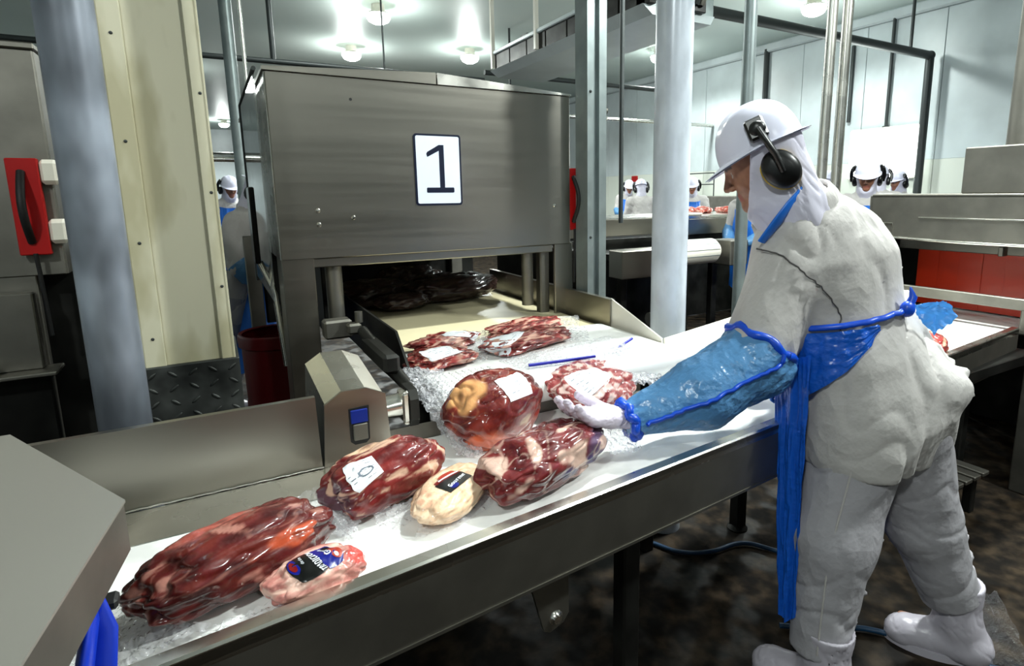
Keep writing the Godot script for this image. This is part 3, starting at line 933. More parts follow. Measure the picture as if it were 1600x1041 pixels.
func build_machine() -> void:
	var zf := -2.385
	var b: Build
	var o: Node3D = thing("tunnel_machine", "big brushed steel tunnel machine with the number 1 sign on its hood", "machine", Vector3(0.85, 0, -3.2))
	b = mb()
	b.box(Vector3(0.8485, 1.5835, zf - 0.006), Vector3(1.265, 0.675, 0.012), 0.003)
	part("front_panel", b, M.steel, o)
	b = mb()
	b.box(Vector3(0.218, 1.5835, zf - 0.86), Vector3(0.008, 0.675, 1.69), 0.002)
	part("side_panel", b, M.steel_bright, o)
	b = mb()
	b.box(Vector3(1.478, 1.5835, zf - 0.86), Vector3(0.008, 0.675, 1.69), 0.002)
	part("side_panel", b, M.steel, o)
	b = mb()
	b.box(Vector3(0.8485, 1.5835, zf - 1.71), Vector3(1.265, 0.675, 0.01), 0.002)
	part("back_panel", b, M.steel, o)
	# two lid halves, rising to the middle
	b = mb()
	b.hexa([Vector3(0.208, 1.923, zf + 0.004), Vector3(0.844, 1.923, zf + 0.004), Vector3(0.844, 1.923, zf - 1.72), Vector3(0.208, 1.923, zf - 1.72), Vector3(0.208, 1.936, zf + 0.004), Vector3(0.844, 1.968, zf + 0.002), Vector3(0.844, 1.975, zf - 1.72), Vector3(0.208, 1.94, zf - 1.72)])
	part("lid", b, M.steel, o)
	b = mb()
	b.hexa([Vector3(0.850, 1.923, zf + 0.004), Vector3(1.488, 1.923, zf + 0.004), Vector3(1.488, 1.923, zf - 1.72), Vector3(0.850, 1.923, zf - 1.72), Vector3(0.850, 1.968, zf + 0.002), Vector3(1.488, 1.930, zf + 0.004), Vector3(1.488, 1.94, zf - 1.72), Vector3(0.850, 1.975, zf - 1.72)])
	part("lid", b, M.steel_bright, o)
	# lip under the hood, legs, inner columns
	b = mb()
	b.box(Vector3(0.855, 1.229, zf - 0.014), Vector3(1.06, 0.036, 0.018), 0.004)
	part("hood_lip", b, M.steel, o)
	b = mb()
	b.box(Vector3(0.272, 0.625, zf - 0.012), Vector3(0.114, 1.25, 0.02), 0.003)
	b.box(Vector3(0.222, 0.625, zf - 0.10), Vector3(0.012, 1.25, 0.18), 0.003)
	part("leg", b, M.steel, o)
	b = mb()
	b.box(Vector3(1.452, 0.625, zf - 0.025), Vector3(0.10, 1.25, 0.02), 0.003)
	part("leg", b, M.steel, o)
	b = mb()
	b.box(Vector3(1.375, 1.06, zf - 0.09), Vector3(0.05, 0.36, 0.05), 0.006)
	part("inner_post", b, M.steel_dull, o)
	for q in [[0.405, zf - 0.06, 0.032], [1.275, zf - 0.06, 0.028]]:
		b = mb()
		b.tube([Vector3(q[0], 0.96, q[1]), Vector3(q[0], 1.25, q[1])], q[2], 20)
		part("lift_rod", b, M.steel_dull, o)
	b = mb()
	b.box(Vector3(0.375, 0.99, -2.28), Vector3(0.10, 0.07, 0.07), 0.008)
	b.box(Vector3(0.42, 1.0, -2.2), Vector3(0.05, 0.04, 0.05), 0.008)
	b.tube([Vector3(0.44, 1.02, -2.2), Vector3(0.44, 1.06, -2.2)], 0.014, 12)
	part("rod_bracket", b, M.steel_dull, o)
	for s in [0.2, 1.5]:
		for z in [-4.0]:
			b = mb()
			b.box(Vector3(s, 0.625, z), Vector3(0.08, 1.25, 0.08), 0.004)
			part("leg", b, M.steel_dull, o)
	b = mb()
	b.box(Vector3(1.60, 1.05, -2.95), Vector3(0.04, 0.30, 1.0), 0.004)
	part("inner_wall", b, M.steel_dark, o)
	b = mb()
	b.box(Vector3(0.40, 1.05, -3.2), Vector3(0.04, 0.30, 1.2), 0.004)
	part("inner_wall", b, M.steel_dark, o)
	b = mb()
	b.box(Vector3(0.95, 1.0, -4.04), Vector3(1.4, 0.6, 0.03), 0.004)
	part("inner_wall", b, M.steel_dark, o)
	# dents and holes on the front sheet
	for q in [[0.357, 1.428], [0.357, 1.375], [0.485, 1.398], [1.395, 1.428]]:
		b = mb()
		b.lathe([Vector2(0.0001, 0.004), Vector2(0.006, 0.0035), Vector2(0.009, 0)], 14, Vector3(q[0], q[1], zf), Basis(Vector3.RIGHT, Vector3.BACK, Vector3.DOWN))
		part("rivet", b, M.steel_bright, o)
	b = mb()
	b.lathe([Vector2(0.0001, 0.001), Vector2(0.005, 0.001), Vector2(0.0055, 0)], 14, Vector3(0.505, 1.842, zf), Basis(Vector3.RIGHT, Vector3.BACK, Vector3.DOWN))
	part("bolt_hole", b, M.black_rubber, o)
	# number sign
	var c := Vector3(0.838, 1.5835, zf + 0.0015)
	var sg := thing("number_sign", "white number 1 sign with a dark blue border on the steel hood", "sign", c)
	b = mb()
	b.prism(round_rect(0.1005, 0.144, 0.012), c, Basis(), 0, 0.002)
	part("border", b, M.navy_print, sg)
	b = mb()
	b.prism(round_rect(0.0925, 0.136, 0.007), c, Basis(), 0.002, 0.003)
	part("face", b, M.white_sign, sg)
	b = mb()
	b.prism([Vector2(0.008, -0.073), Vector2(0.008, 0.078), Vector2(-0.042, 0.052), Vector2(-0.046, 0.064), Vector2(-0.042, 0.072), Vector2(0.008, 0.101), Vector2(0.029, 0.101), Vector2(0.029, -0.073)], c + Vector3(-0.004, 0, 0), Basis(), 0.003, 0.0036)
	b.prism([Vector2(-0.047, -0.092), Vector2(0.066, -0.092), Vector2(0.069, -0.089), Vector2(0.069, -0.074), Vector2(0.066, -0.071), Vector2(-0.047, -0.071), Vector2(-0.05, -0.074), Vector2(-0.05, -0.089)], c + Vector3(-0.004, 0, 0), Basis(), 0.003, 0.00361)
	part("digit", b, M.navy_print, sg)
	# red switch on the right side, half behind the channel post
	red_guard(Vector3(1.505, 1.455, -2.40), "red guard switch with a black grip between machine hood and channel post")
	# side screen on the left of the machine
	o = thing("side_screen", "tall clear screen standing off the left side of the machine hood", "screen", Vector3(0.2, 1.2, -3.0))
	b = mb()
	b.box(Vector3(0.188, 1.5, -2.95), Vector3(0.006, 0.84, 0.95), 0.001)
	part("clear_panel", b, M.acrylic, o)
	b = mb()
	b.tube([Vector3(0.188, 1.935, -2.44), Vector3(0.188, 1.935, -3.43), Vector3(0.188, 1.05, -3.43)], 0.008, 8)
	part("frame", b, M.dark_pipe, o)
	b = mb()
	b.box(Vector3(0.15, 1.37, -2.66), Vector3(0.02, 0.30, 0.16), 0.004)
	o = single("control_screen", b, M.screen_dark, "narrow black screen panel on the left side of the machine", "screen", Vector3(0.15, 1.37, -2.66))
	b = mb()
	b.tube([Vector3(0.16, 1.22, -2.66), Vector3(0.2, 1.1, -2.6), Vector3(0.215, 0.8, -2.55)], 0.012, 8)
	part("arm", b, M.steel_bright, o)
	# the twin machine at the far left
	o = thing("tunnel_machine", "second steel tunnel machine, dark, behind the grey post at the far left", "machine", Vector3(-1.1, 0, -3.2))
	b = mb()
	b.box(Vector3(-1.04, 1.5835, zf - 0.006), Vector3(1.265, 0.675, 0.012), 0.003)
	b.box(Vector3(-0.41, 1.5835, zf - 0.86), Vector3(0.008, 0.675, 1.69), 0.002)
	part("hood_panel", b, M.steel_dull, o)
	b = mb()
	b.box(Vector3(-1.04, 1.93, zf - 0.85), Vector3(1.28, 0.02, 1.72), 0.004)
	part("lid", b, M.steel_dull, o)
	b = mb()
	b.box(Vector3(-0.545, 0.625, zf - 0.02), Vector3(0.12, 1.25, 0.03), 0.003)
	part("leg", b, M.steel_dull, o)
	b = mb()
	b.box(Vector3(-1.7, 0.625, zf - 0.02), Vector3(0.12, 1.25, 0.03), 0.003)
	part("leg", b, M.steel_dull, o)
	b = mb()
	b.box(Vector3(-0.62, 1.08, zf + 0.03), Vector3(0.26, 0.24, 0.05), 0.004)
	b.box(Vector3(-0.60, 0.955, zf + 0.06), Vector3(0.30, 0.012, 0.12), 0.003)
	part("cover_plate", b, M.steel_dull, o)
	b = mb()
	b.box(Vector3(-0.62, 0.72, zf + 0.03), Vector3(0.28, 0.44, 0.04), 0.004)
	part("lower_door", b, M.steel_dark, o)
	b = mb()
	b.ball(Vector3(-0.60, 0.985, zf + 0.085), Vector3(0.012, 0.012, 0.02))
	part("knob", b, M.steel_bright, o)
	b = mb()
	b.box(Vector3(-0.52, 0.66, zf - 0.30), Vector3(0.5, 1.32, 0.4), 0.01)
	part("dark_cabinet", b, M.steel_dark, o)
	red_guard(Vector3(-0.468, 1.458, -2.36), "dark red guard switch on the machine behind the grey post", -1.0)
	# steel hopper corner in the foreground
	o = thing("steel_hopper", "blurred steel hopper corner in the foreground over the belt end", "hopper", Vector3(-0.5, 0.97, -1.0))
	b = mb()
	b.prism([Vector2(-0.148, 0.994), Vector2(-0.36, 1.40), Vector2(-1.1, 1.40), Vector2(-1.1, 0.42), Vector2(-0.222, 0.50)], Vector3.ZERO, Basis(Vector3.RIGHT, Vector3.FORWARD, Vector3.UP), 0.972, 1.046)
	part("body", b, M.steel_dull, o)
	b = mb()
	b.prism([Vector2(-0.146, 0.995), Vector2(-0.36, 1.404), Vector2(-1.1, 1.404), Vector2(-1.1, 0.42), Vector2(-0.220, 0.50)], Vector3.ZERO, Basis(Vector3.RIGHT, Vector3.FORWARD, Vector3.UP), 1.046, 1.050)
	part("top_sheet", b, M.steel_satin, o)
	for s in [-1.0, -0.55]:
		b = mb()
		b.box(Vector3(s, 0.486, -0.75), Vector3(0.05, 0.972, 0.05), 0.004)
		part("leg", b, M.steel_dark, o)

func round_rect(w: float, h: float, r: float) -> Array:
	var out := []
	for q in [[1, 1, 0], [-1, 1, 1], [-1, -1, 2], [1, -1, 3]]:
		for k in 5:
			var a: float = PI / 2 * (q[2] + k / 4.0)
			out.append(Vector2(q[0] * (w - r) + r * cos(a), q[1] * (h - r) + r * sin(a)))
	return out

func build_right_machine() -> void:
	var xf := 3.3
	var b: Build
	var o: Node3D = thing("curtain_machine", "steel machine with a red strip curtain at the end of the belt", "machine", Vector3(3.9, 0, -1.4))
	b = mb()
	b.box(Vector3(xf + 0.01, 1.335, -1.05), Vector3(0.02, 0.235, 1.94), 0.004)
	part("hood_front", b, M.steel_dull, o)
	b = mb()
	b.box(Vector3(xf + 0.5, 1.45, -1.05), Vector3(1.0, 0.02, 1.94), 0.004)
	part("hood_top", b, M.steel_dull, o)
	b = mb()
	b.box(Vector3(xf + 0.5, 1.335, -2.02), Vector3(1.0, 0.235, 0.02), 0.004)
	part("hood_side", b, M.steel_dull, o)
	b = mb()
	b.tube([Vector3(xf - 0.003, 1.222, -2.03), Vector3(xf - 0.003, 1.214, -1.5), Vector3(xf - 0.003, 1.222, -0.1)], 0.008, 8)
	part("lip_bead", b, M.steel_bright, o)
	b = mb()
	b.box(Vector3(xf - 0.002, 1.335, -1.0), Vector3(0.006, 0.006, 1.5), 0.001)
	part("seam_strip", b, M.steel_bright, o)
	b = mb()
	b.box(Vector3(xf - 0.002, 1.30, -1.93), Vector3(0.006, 0.004, 0.09), 0.001)
	b.box(Vector3(xf - 0.002, 1.26, -1.885), Vector3(0.006, 0.08, 0.004), 0.001)
	part("hatch_edge", b, M.steel_bright, o)
	b = mb()
	b.box(Vector3(xf + 0.28, 1.575, -1.02), Vector3(0.5, 0.23, 1.1), 0.006)
	part("motor_box", b, M.steel_dull, o)
	b = mb()
	b.tube([Vector3(xf + 0.28, 1.69, -1.42), Vector3(xf + 0.28, 4.2, -1.42)], 0.075, 24)
	part("duct", b, M.steel_dull, o)
	b = mb()
	b.box(Vector3(xf + 0.3, 1.175, -1.05), Vector3(0.02, 0.075, 1.9), 0.004)
	part("slot_bar", b, M.steel_dull, o)
	b = mb()
	b.box(Vector3(xf + 0.2, 1.165, -1.42), Vector3(0.05, 0.05, 0.025), 0.004)
	part("slot_bar", b, M.steel_dull, o)
	for k in 15:
		b = mb()
		b.box(Vector3(xf + 0.36 + 0.004 * (k % 2), 0.975, -1.86 + 0.114 * k), Vector3(0.003, 0.33, 0.118), 0.001)
		part("curtain_strip", b, M.curtain_red, o)
	b = mb()
	b.box(Vector3(xf + 0.01, 0.935, -1.15), Vector3(0.03, 0.055, 1.6), 0.004)
	part("cross_rail", b, M.steel_dull, o)
	b = mb()
	b.box(Vector3(xf + 0.03, 0.86, -1.20), Vector3(0.03, 0.15, 0.085), 0.01)
	part("rail_bracket", b, M.steel_dull, o)
	b = mb()
	b.box(Vector3(xf + 0.5, 0.6, -2.03), Vector3(1.0, 1.2, 0.03), 0.004)
	part("back_wall", b, M.steel_dark, o)
	for z in [-1.15, -0.2]:
		b = mb()
		b.box(Vector3(xf + 0.05, 0.39, z), Vector3(0.09, 0.78, 0.09), 0.006)
		part("leg", b, M.steel_dull, o)
	b = mb()
	b.box(Vector3(xf + 1.0, 0.7, -1.0), Vector3(0.03, 1.4, 1.9), 0.004)
	part("far_wall", b, M.steel_dark, o)
	# low step behind the worker
	o = thing("foot_step", "low slatted metal foot step under the belt behind the worker", "step", Vector3(2.75, 0, -1.35))
	for k in 5:
		b = mb()
		b.box(Vector3(2.62 + 0.075 * k, 0.21, -1.35), Vector3(0.055, 0.02, 0.42), 0.004)
		part("slat", b, M.steel_dull, o)
	for q in [[2.62, -1.2], [2.92, -1.2], [2.62, -1.5], [2.92, -1.5]]:
		b = mb()
		b.box(Vector3(q[0], 0.1, q[1]), Vector3(0.04, 0.2, 0.04), 0.004)
		part("leg", b, M.steel_dark, o)

# a cut of meat in its vacuum bag: a star shaped surface round a centre
class Cut:
	var at: Vector3
	var bs: Basis
	var ax: Vector3
	var flat := 0.03
	var amp := 0.12
	var crease := 0.05
	var sd := 0.0
	var bumps := []
	var nz: FastNoiseLite

	func point(d: Vector3, lift := 0.0) -> Vector3:
		var s := 1.0 + amp * nz.get_noise_3dv(d * 1.1 + Vector3(sd, 0, 0)) + amp * 0.45 * nz.get_noise_3dv(d * 2.9 + Vector3(0, sd, 0))
		s -= crease * pow(1.0 - absf(nz.get_noise_3dv(d * 1.7 + Vector3(0, 5, sd))), 7.0)
		for b in bumps:
			var a := d.angle_to(b[0])
			s += b[1] * exp(-a * a / (b[2] * b[2]))
		var q := Vector3(signf(d.x) * pow(absf(d.x), 0.86), signf(d.y) * pow(absf(d.y), 0.9), signf(d.z) * pow(absf(d.z), 0.86))
		q = q * ax * s
		q += q.normalized() * lift
		if q.y < -flat: q.y = -flat + (q.y + flat) * 0.1
		return at + bs * q

	# the surface point seen along a direction from the centre, shifted sideways by a, b metres
	func spot(dir: Vector3, u: Vector3, w: Vector3, a: float, b: float, lift: float) -> Vector3:
		var c := point(dir) - at
		var q := bs.inverse() * (c + u * a + w * b)
		return point((q / ax).normalized(), lift)

func cut(at: Vector3, ax: Vector3, yaw: float, sd: float, flat := 0.8, pitch := 0.0, roll := 0.0) -> Cut:
	var k := Cut.new()
	k.at = at; k.ax = ax; k.sd = sd * 7.3; k.flat = ax.y * flat
	k.bs = Basis(Vector3.UP, deg_to_rad(yaw)) * Basis(Vector3.RIGHT, deg_to_rad(pitch)) * Basis(Vector3.BACK, deg_to_rad(roll))
	k.nz = fold_noise
	return k

func sm(a: float, b: float, x: float) -> float:
	return smoothstep(a, b, x)

# looks: lean, lean2, fat, how much fat, its size, streak direction; patches: [direction, width, colour]
func paint(k: Cut, d: Vector3, p: Vector3, look: Dictionary) -> Color:
	var q := k.bs.inverse() * (p - k.at)
	var f: float = look.get("freq", 26.0)
	var st := Vector3(q.x * 0.45, q.y, q.z) * f + Vector3(k.sd, 0, k.sd * 0.3)
	var warp := Vector3(fold_noise.get_noise_3dv(st * 0.7), fold_noise.get_noise_3dv(st * 0.7 + Vector3(9, 0, 0)), fold_noise.get_noise_3dv(st * 0.7 + Vector3(0, 9, 0)))
	var n1 := fold_noise.get_noise_3dv(st + warp * 1.3)
	var n2 := fold_noise.get_noise_3dv(st * 3.1 + Vector3(3, 3, 3))
	var n3 := 1.0 - absf(fold_noise.get_noise_3dv(st * 1.25 + warp * 0.9 + Vector3(20, 0, 0)))
	var c: Color = (look.lean as Color).lerp(look.lean2, sm(-0.3, 0.45, n2 * 0.6 + n1 * 0.5))
	var lines := 1.0 - absf(fold_noise.get_noise_3dv(Vector3(q.x * 24.0, q.y * 120.0, q.z * 120.0)))
	c = c.lerp(look.lean2, 0.35 * sm(0.75, 1.0, lines))
	for b in look.get("patches", []):
		var a := d.angle_to((b[0] as Vector3).normalized())
		c = c.lerp(b[2], sm(b[1], b[1] * 0.62, a + 0.20 * n1 + 0.10 * n2))
	var fat: float = look.fatness
	c = c.lerp(look.fat, sm(0.32 - fat, 0.48 - fat, n1 + n2 * 0.25) * 0.92)
	c = c.lerp(look.fat, sm(0.93, 0.985, n3) * look.get("seams", 0.6))
	c = c.lerp(look.lean * 0.55, 0.6 * sm(0.25, 0.6, -n2) * sm(0.2, -0.2, n1))
	return c

func meat(called: String, label: String, group: String, k: Cut, look: Dictionary, nu := 120, nv := 90) -> Node3D:
	var o := thing(called, label, "meat", Vector3(k.at.x, k.at.y - k.flat, k.at.z), group)
	var b := mb(true)
	var pts := PackedVector3Array()
	for j in nv + 1:
		var th := PI * j / nv
		for i in nu:
			var a := TAU * i / nu
			var d := Vector3(cos(th), sin(th) * cos(a), sin(th) * sin(a))
			var p := k.point(d)
			b.tint = paint(k, d, p, look)
			pts.append(p)
			b.c.append(b.tint)
	b.use_c = false
	b.grid(pts, nu, nv + 1, true)
	b.use_c = true
	part("cut", b, M.meat, o)
	return o

# a paper label lying on a cut
class Tag:
	var k: Cut
	var dir: Vector3
	var u: Vector3
	var w: Vector3
	var hw: float
	var hh: float
	func at(x: float, y: float, lift: float) -> Vector3:
		return k.spot(dir, u, w, x * hw, y * hh, lift)

func make_tag(k: Cut, world_dir: Vector3, right: Vector3, hw: float, hh: float) -> Tag:
	var t := Tag.new()
	t.k = k; t.hw = hw; t.hh = hh
	t.dir = ((k.bs.inverse() * world_dir) / k.ax).normalized()
	var nn := world_dir.normalized()
	t.u = (right - nn * right.dot(nn)).normalized()
	t.w = nn.cross(t.u)
	return t

func patch(t: Tag, x0: float, y0: float, x1: float, y1: float, lift: float, n := 9, round_off := 0.0) -> Build:
	var b := mb()
	var pts := PackedVector3Array()
	for j in n:
		for i in n:
			var x := lerpf(x0, x1, i / (n - 1.0))
			var y := lerpf(y0, y1, j / (n - 1.0))
			if round_off > 0.0:
				var cx := (x0 + x1) / 2; var cy := (y0 + y1) / 2
				var v := Vector2((x - cx) / (x1 - x0) * 2, (y - cy) / (y1 - y0) * 2)
				var sq := Vector2(v.x * sqrt(1 - v.y * v.y / 2), v.y * sqrt(1 - v.x * v.x / 2))
				v = v.lerp(sq, round_off)
				x = cx + v.x * (x1 - x0) / 2; y = cy + v.y * (y1 - y0) / 2
			pts.append(t.at(x, y, lift))
	b.grid(pts, n, n)
	return b

func letters(t: Tag, text: String, x0: float, y0: float, dx: Vector2, height: float, lift: float, bold := true) -> Build:
	var tm := TextMesh.new()
	var f := SystemFont.new()
	f.font_names = PackedStringArray(["Droid Sans"])
	f.font_weight = 700 if bold else 400
	tm.font = f
	tm.text = text
	tm.font_size = 32
	tm.pixel_size = 1.0 / 32.0
	tm.depth = 0.0
	tm.horizontal_alignment = HORIZONTAL_ALIGNMENT_LEFT
	var b := mb()
	var arr := tm.get_mesh_arrays()
	var v: PackedVector3Array = arr[Mesh.ARRAY_VERTEX]
	var ix: PackedInt32Array = arr[Mesh.ARRAY_INDEX] if arr[Mesh.ARRAY_INDEX] != null else PackedInt32Array(range(v.size()))
	var up := Vector2(-dx.y, dx.x)
	for q in v:
		var s := (dx * q.x + up * q.y) * height
		b.p(t.at(x0 + s.x / t.hw, y0 + s.y / t.hh, lift))
	b.ix = ix
	return b

func label_on(o: Node3D, t: Tag, sd: int, ink := "ink") -> void:
	var lb := part("paper_label", patch(t, -1, -1, 1, 1, 0.0022, 15), M.paper, o)
	var r := RandomNumberGenerator.new()
	r.seed = sd
	var b := mb()
	for k in 7:
		var y := 0.8 - 0.24 * k
		var x := -0.85
		while x < 0.6:
			var w := r.randf_range(0.1, 0.4)
			if r.randf() < 0.5:
				var q := [t.at(x, y, 0.0028), t.at(x + w, y, 0.0028), t.at(x + w, y - 0.045, 0.0028), t.at(x, y - 0.045, 0.0028)]
				b.quad(q[0], q[1], q[2], q[3])
			x += w + 0.08
	part("print", b, M[ink], lb).set_meta("kind", "stuff")

# thin clear film: a grid of points between two edges, crumpled
func film(a: Array, c: Array, rough: float, sd: float, nu := 44, nv := 24) -> Build:
	var b := mb()
	var pts := PackedVector3Array()
	for j in nv:
		var t := j / (nv - 1.0)
		for i in nu:
			var s := i / (nu - 1.0)
			var p := along(a, s).lerp(along(c, s), t)
			var q := Vector3(p.x * 42.0 + sd, p.y * 42.0, p.z * 42.0)
			p += Vector3(fold_noise.get_noise_3dv(q), absf(fold_noise.get_noise_3dv(q * 1.3 + Vector3(7, 7, 7))) * 1.6, fold_noise.get_noise_3dv(q + Vector3(0, 11, 0))) * rough
			pts.append(p)
	b.grid(pts, nu, nv)
	return b

func along(a: Array, s: float) -> Vector3:
	var x := s * (a.size() - 1)
	var i := mini(int(x), a.size() - 2)
	return (a[i] as Vector3).lerp(a[i + 1], x - i)

func build_meats() -> void:
	var red := Color(0.11, 0.009, 0.009); var red2 := Color(0.20, 0.022, 0.02); var cream := Color(0.72, 0.48, 0.34); var pale := Color(0.62, 0.36, 0.28)
	var on_belt := "vacuum packed cuts on the belt"
	var t: Tag
	# A: the long dark cut in front
	var k := cut(Vector3(-0.012, 0.856, -1.098), Vector3(0.170, 0.058, 0.080), 24, 1, 0.92)
	k.amp = 0.10; k.crease = 0.05
	k.bumps = [[Vector3(1, 0.2, -0.2).normalized(), -0.10, 0.5], [Vector3(-0.2, 1, 0.1).normalized(), 0.12, 0.7]]
	var o := meat("packed_meat", "long dark red cut in a clear bag at the near end of the belt", on_belt, k, {"lean": Color(0.050, 0.005, 0.005), "lean2": Color(0.11, 0.013, 0.011), "fat": Color(0.33, 0.14, 0.11), "fatness": -0.14, "freq": 11.0, "seams": 0.4, "patches": [[Vector3(0.3, 0.5, 0.8), 0.35, Color(0.40, 0.06, 0.02)], [Vector3(-0.1, 0.9, -0.4), 0.5, Color(0.36, 0.08, 0.06)]]}, 150, 120)
	part("bag_tail", film([Vector3(-0.14, 0.83, -1.10), Vector3(-0.125, 0.83, -1.02), Vector3(-0.06, 0.82, -0.975)], [Vector3(-0.30, 0.803, -1.12), Vector3(-0.27, 0.803, -1.02), Vector3(-0.19, 0.803, -0.96)], 0.006, 1.0), M.film, o)
	part("bag_tail", film([Vector3(-0.08, 0.81, -0.985), Vector3(0.02, 0.81, -0.99), Vector3(0.08, 0.82, -1.02)], [Vector3(-0.05, 0.803, -0.955), Vector3(0.02, 0.806, -0.96), Vector3(0.07, 0.803, -0.97)], 0.008, 2.0), M.film, o)
	part("bag_tail", film([Vector3(0.12, 0.85, -1.20), Vector3(0.15, 0.85, -1.16), Vector3(0.14, 0.84, -1.11)], [Vector3(0.17, 0.81, -1.26), Vector3(0.22, 0.803, -1.21), Vector3(0.19, 0.803, -1.12)], 0.006, 3.0), M.film, o)
	# B: pale cut with the printed label
	k = cut(Vector3(0.098, 0.829, -1.012), Vector3(0.083, 0.037, 0.055), 8, 2, 0.8)
	o = meat("packed_meat", "small pale pink cut with a black and blue printed label", on_belt, k, {"lean": Color(0.52, 0.20, 0.17), "lean2": Color(0.62, 0.34, 0.28), "fat": Color(0.68, 0.44, 0.36), "fatness": 0.05, "freq": 16.0, "seams": 0.3, "patches": [[Vector3(0.9, 0.4, 0.1), 0.5, Color(0.5, 0.06, 0.05)]]})
	t = make_tag(k, Vector3(0.02, 1, 0.28), Vector3(1, 0, -0.42), 0.043, 0.036)
	var lb := part("black_label", patch(t, -1.0, -1.0, 0.12, 1.0, 0.0015, 9, 0.45), M.label_black, o)
	part("seal_ring", patch(t, -0.95, -0.25, -0.5, 0.75, 0.0021, 7, 1.0), M.label_blue, lb)
	part("seal_red", patch(t, -0.86, -0.05, -0.58, 0.6, 0.0026, 7, 1.0), M.label_red, lb)
	part("lettering", letters(t, "TRADICION", -0.02, -0.82, Vector2(0.05, 1).normalized(), 0.0105, 0.0024), M.label_white, lb)
	part("small_lettering", letters(t, "desde", -0.34, 0.1, Vector2(0.05, 1).normalized(), 0.006, 0.0024, false), M.label_white, lb)
	lb = part("blue_label", patch(t, 0.08, -1.05, 1.0, 1.0, 0.0017, 9, 0.35), M.label_blue, o)
	part("steak_picture", patch(t, 0.52, -0.6, 0.98, 0.35, 0.0023, 7, 1.0), M.label_steak, lb)
	part("steak_fat", patch(t, 0.6, -0.45, 0.75, -0.1, 0.0027, 5, 1.0), M.label_white, lb)
	part("herb_picture", patch(t, 0.5, 0.2, 0.9, 0.8, 0.0022, 5, 1.0), M.label_black, lb)
	part("lettering", letters(t, "Gran", 0.42, -0.1, Vector2(0.05, 1).normalized(), 0.013, 0.0026), M.label_white, lb)
	# C: shoulder with the seal label
	k = cut(Vector3(0.285, 0.862, -1.258), Vector3(0.138, 0.068, 0.074), 14, 3, 0.9, 0, 4)
	k.bumps = [[Vector3(-0.6, -0.3, 0.7).normalized(), 0.14, 0.45]]
	o = meat("packed_meat", "dark red cut with pale fat and a white stamped label, before the drive cover", on_belt, k, {"lean": red, "lean2": red2, "fat": Color(0.66, 0.42, 0.30), "fatness": 0.03, "freq": 9.0, "seams": 0.5, "patches": [[Vector3(-1, 0.1, 0.3), 0.55, Color(0.11, 0.05, 0.07)], [Vector3(0.0, 0.8, -0.5), 0.4, Color(0.70, 0.45, 0.30)]]})
	t = make_tag(k, Vector3(-0.055, 0.06, 0.062), Vector3(0.85, 0.12, -0.25), 0.030, 0.033)
	label_on(o, t, 5, "ink_dark")
	var ring := mb()
	for q in 24:
		var a0 := TAU * q / 24; var a1 := TAU * (q + 1) / 24
		ring.quad(t.at(0.1 + 0.5 * cos(a0), -0.1 + 0.36 * sin(a0), 0.0030), t.at(0.1 + 0.5 * cos(a1), -0.1 + 0.36 * sin(a1), 0.0030), t.at(0.1 + 0.38 * cos(a1), -0.1 + 0.27 * sin(a1), 0.0030), t.at(0.1 + 0.38 * cos(a0), -0.1 + 0.27 * sin(a0), 0.0030))
	part("stamp_ring", ring, M.ink_dark, o.get_node("paper_label"))
	part("bag_tail", film([Vector3(0.16, 0.85, -1.30), Vector3(0.17, 0.82, -1.24), Vector3(0.22, 0.815, -1.19)], [Vector3(0.06, 0.81, -1.33), Vector3(0.10, 0.803, -1.22), Vector3(0.18, 0.803, -1.12)], 0.007, 4.0), M.film, o)
	part("bag_tail", film([Vector3(0.23, 0.82, -1.18), Vector3(0.30, 0.82, -1.185), Vector3(0.38, 0.83, -1.2)], [Vector3(0.24, 0.803, -1.12), Vector3(0.31, 0.803, -1.13), Vector3(0.38, 0.803, -1.16)], 0.006, 5.0), M.film, o)
	# D: fat cap
	k = cut(Vector3(0.405, 0.831, -1.158), Vector3(0.118, 0.034, 0.068), 40, 4, 0.85)
	k.amp = 0.07; k.crease = 0.02
	k.bumps = [[Vector3(-1, 0, 0.4).normalized(), 0.10, 0.5]]
	o = meat("packed_meat", "flat fat covered cut with a black and red label", on_belt, k, {"lean": Color(0.70, 0.46, 0.30), "lean2": Color(0.76, 0.52, 0.34), "fat": Color(0.80, 0.60, 0.42), "fatness": 0.1, "freq": 30.0, "seams": 0.15, "patches": [[Vector3(0.2, -0.75, 0.7), 0.85, Color(0.14, 0.02, 0.015)], [Vector3(-0.6, 0.6, -0.2), 0.3, Color(0.74, 0.42, 0.28)]]})
	t = make_tag(k, Vector3(-0.012, 1, 0.12), Vector3(0.86, 0, -0.50), 0.036, 0.026)
	lb = part("black_label", patch(t, -1, -1, 1, 0.35, 0.0015), M.label_black, o)
	part("red_band", patch(t, -0.85, 0.3, 1, 0.72, 0.0017), M.label_red, lb)
	part("steak_picture", patch(t, -0.35, 0.5, 0.85, 1.15, 0.0021, 7, 0.8), M.label_steak, lb)
	part("white_band", patch(t, -0.55, 0.42, 0.95, 0.56, 0.0024), M.label_white, lb)
	part("lettering", letters(t, "Gourmet", -0.62, -0.42, Vector2(1, 0.12).normalized(), 0.0115, 0.0024), M.label_white, lb)
	part("seal_ring", patch(t, -0.62, -0.9, -0.1, -0.35, 0.0022, 7, 1.0), M.label_blue, lb)
	part("bag_tail", film([Vector3(0.31, 0.815, -1.10), Vector3(0.40, 0.815, -1.09), Vector3(0.48, 0.82, -1.14)], [Vector3(0.29, 0.803, -1.06), Vector3(0.40, 0.803, -1.065), Vector3(0.50, 0.803, -1.12)], 0.004, 6.0), M.film, o)
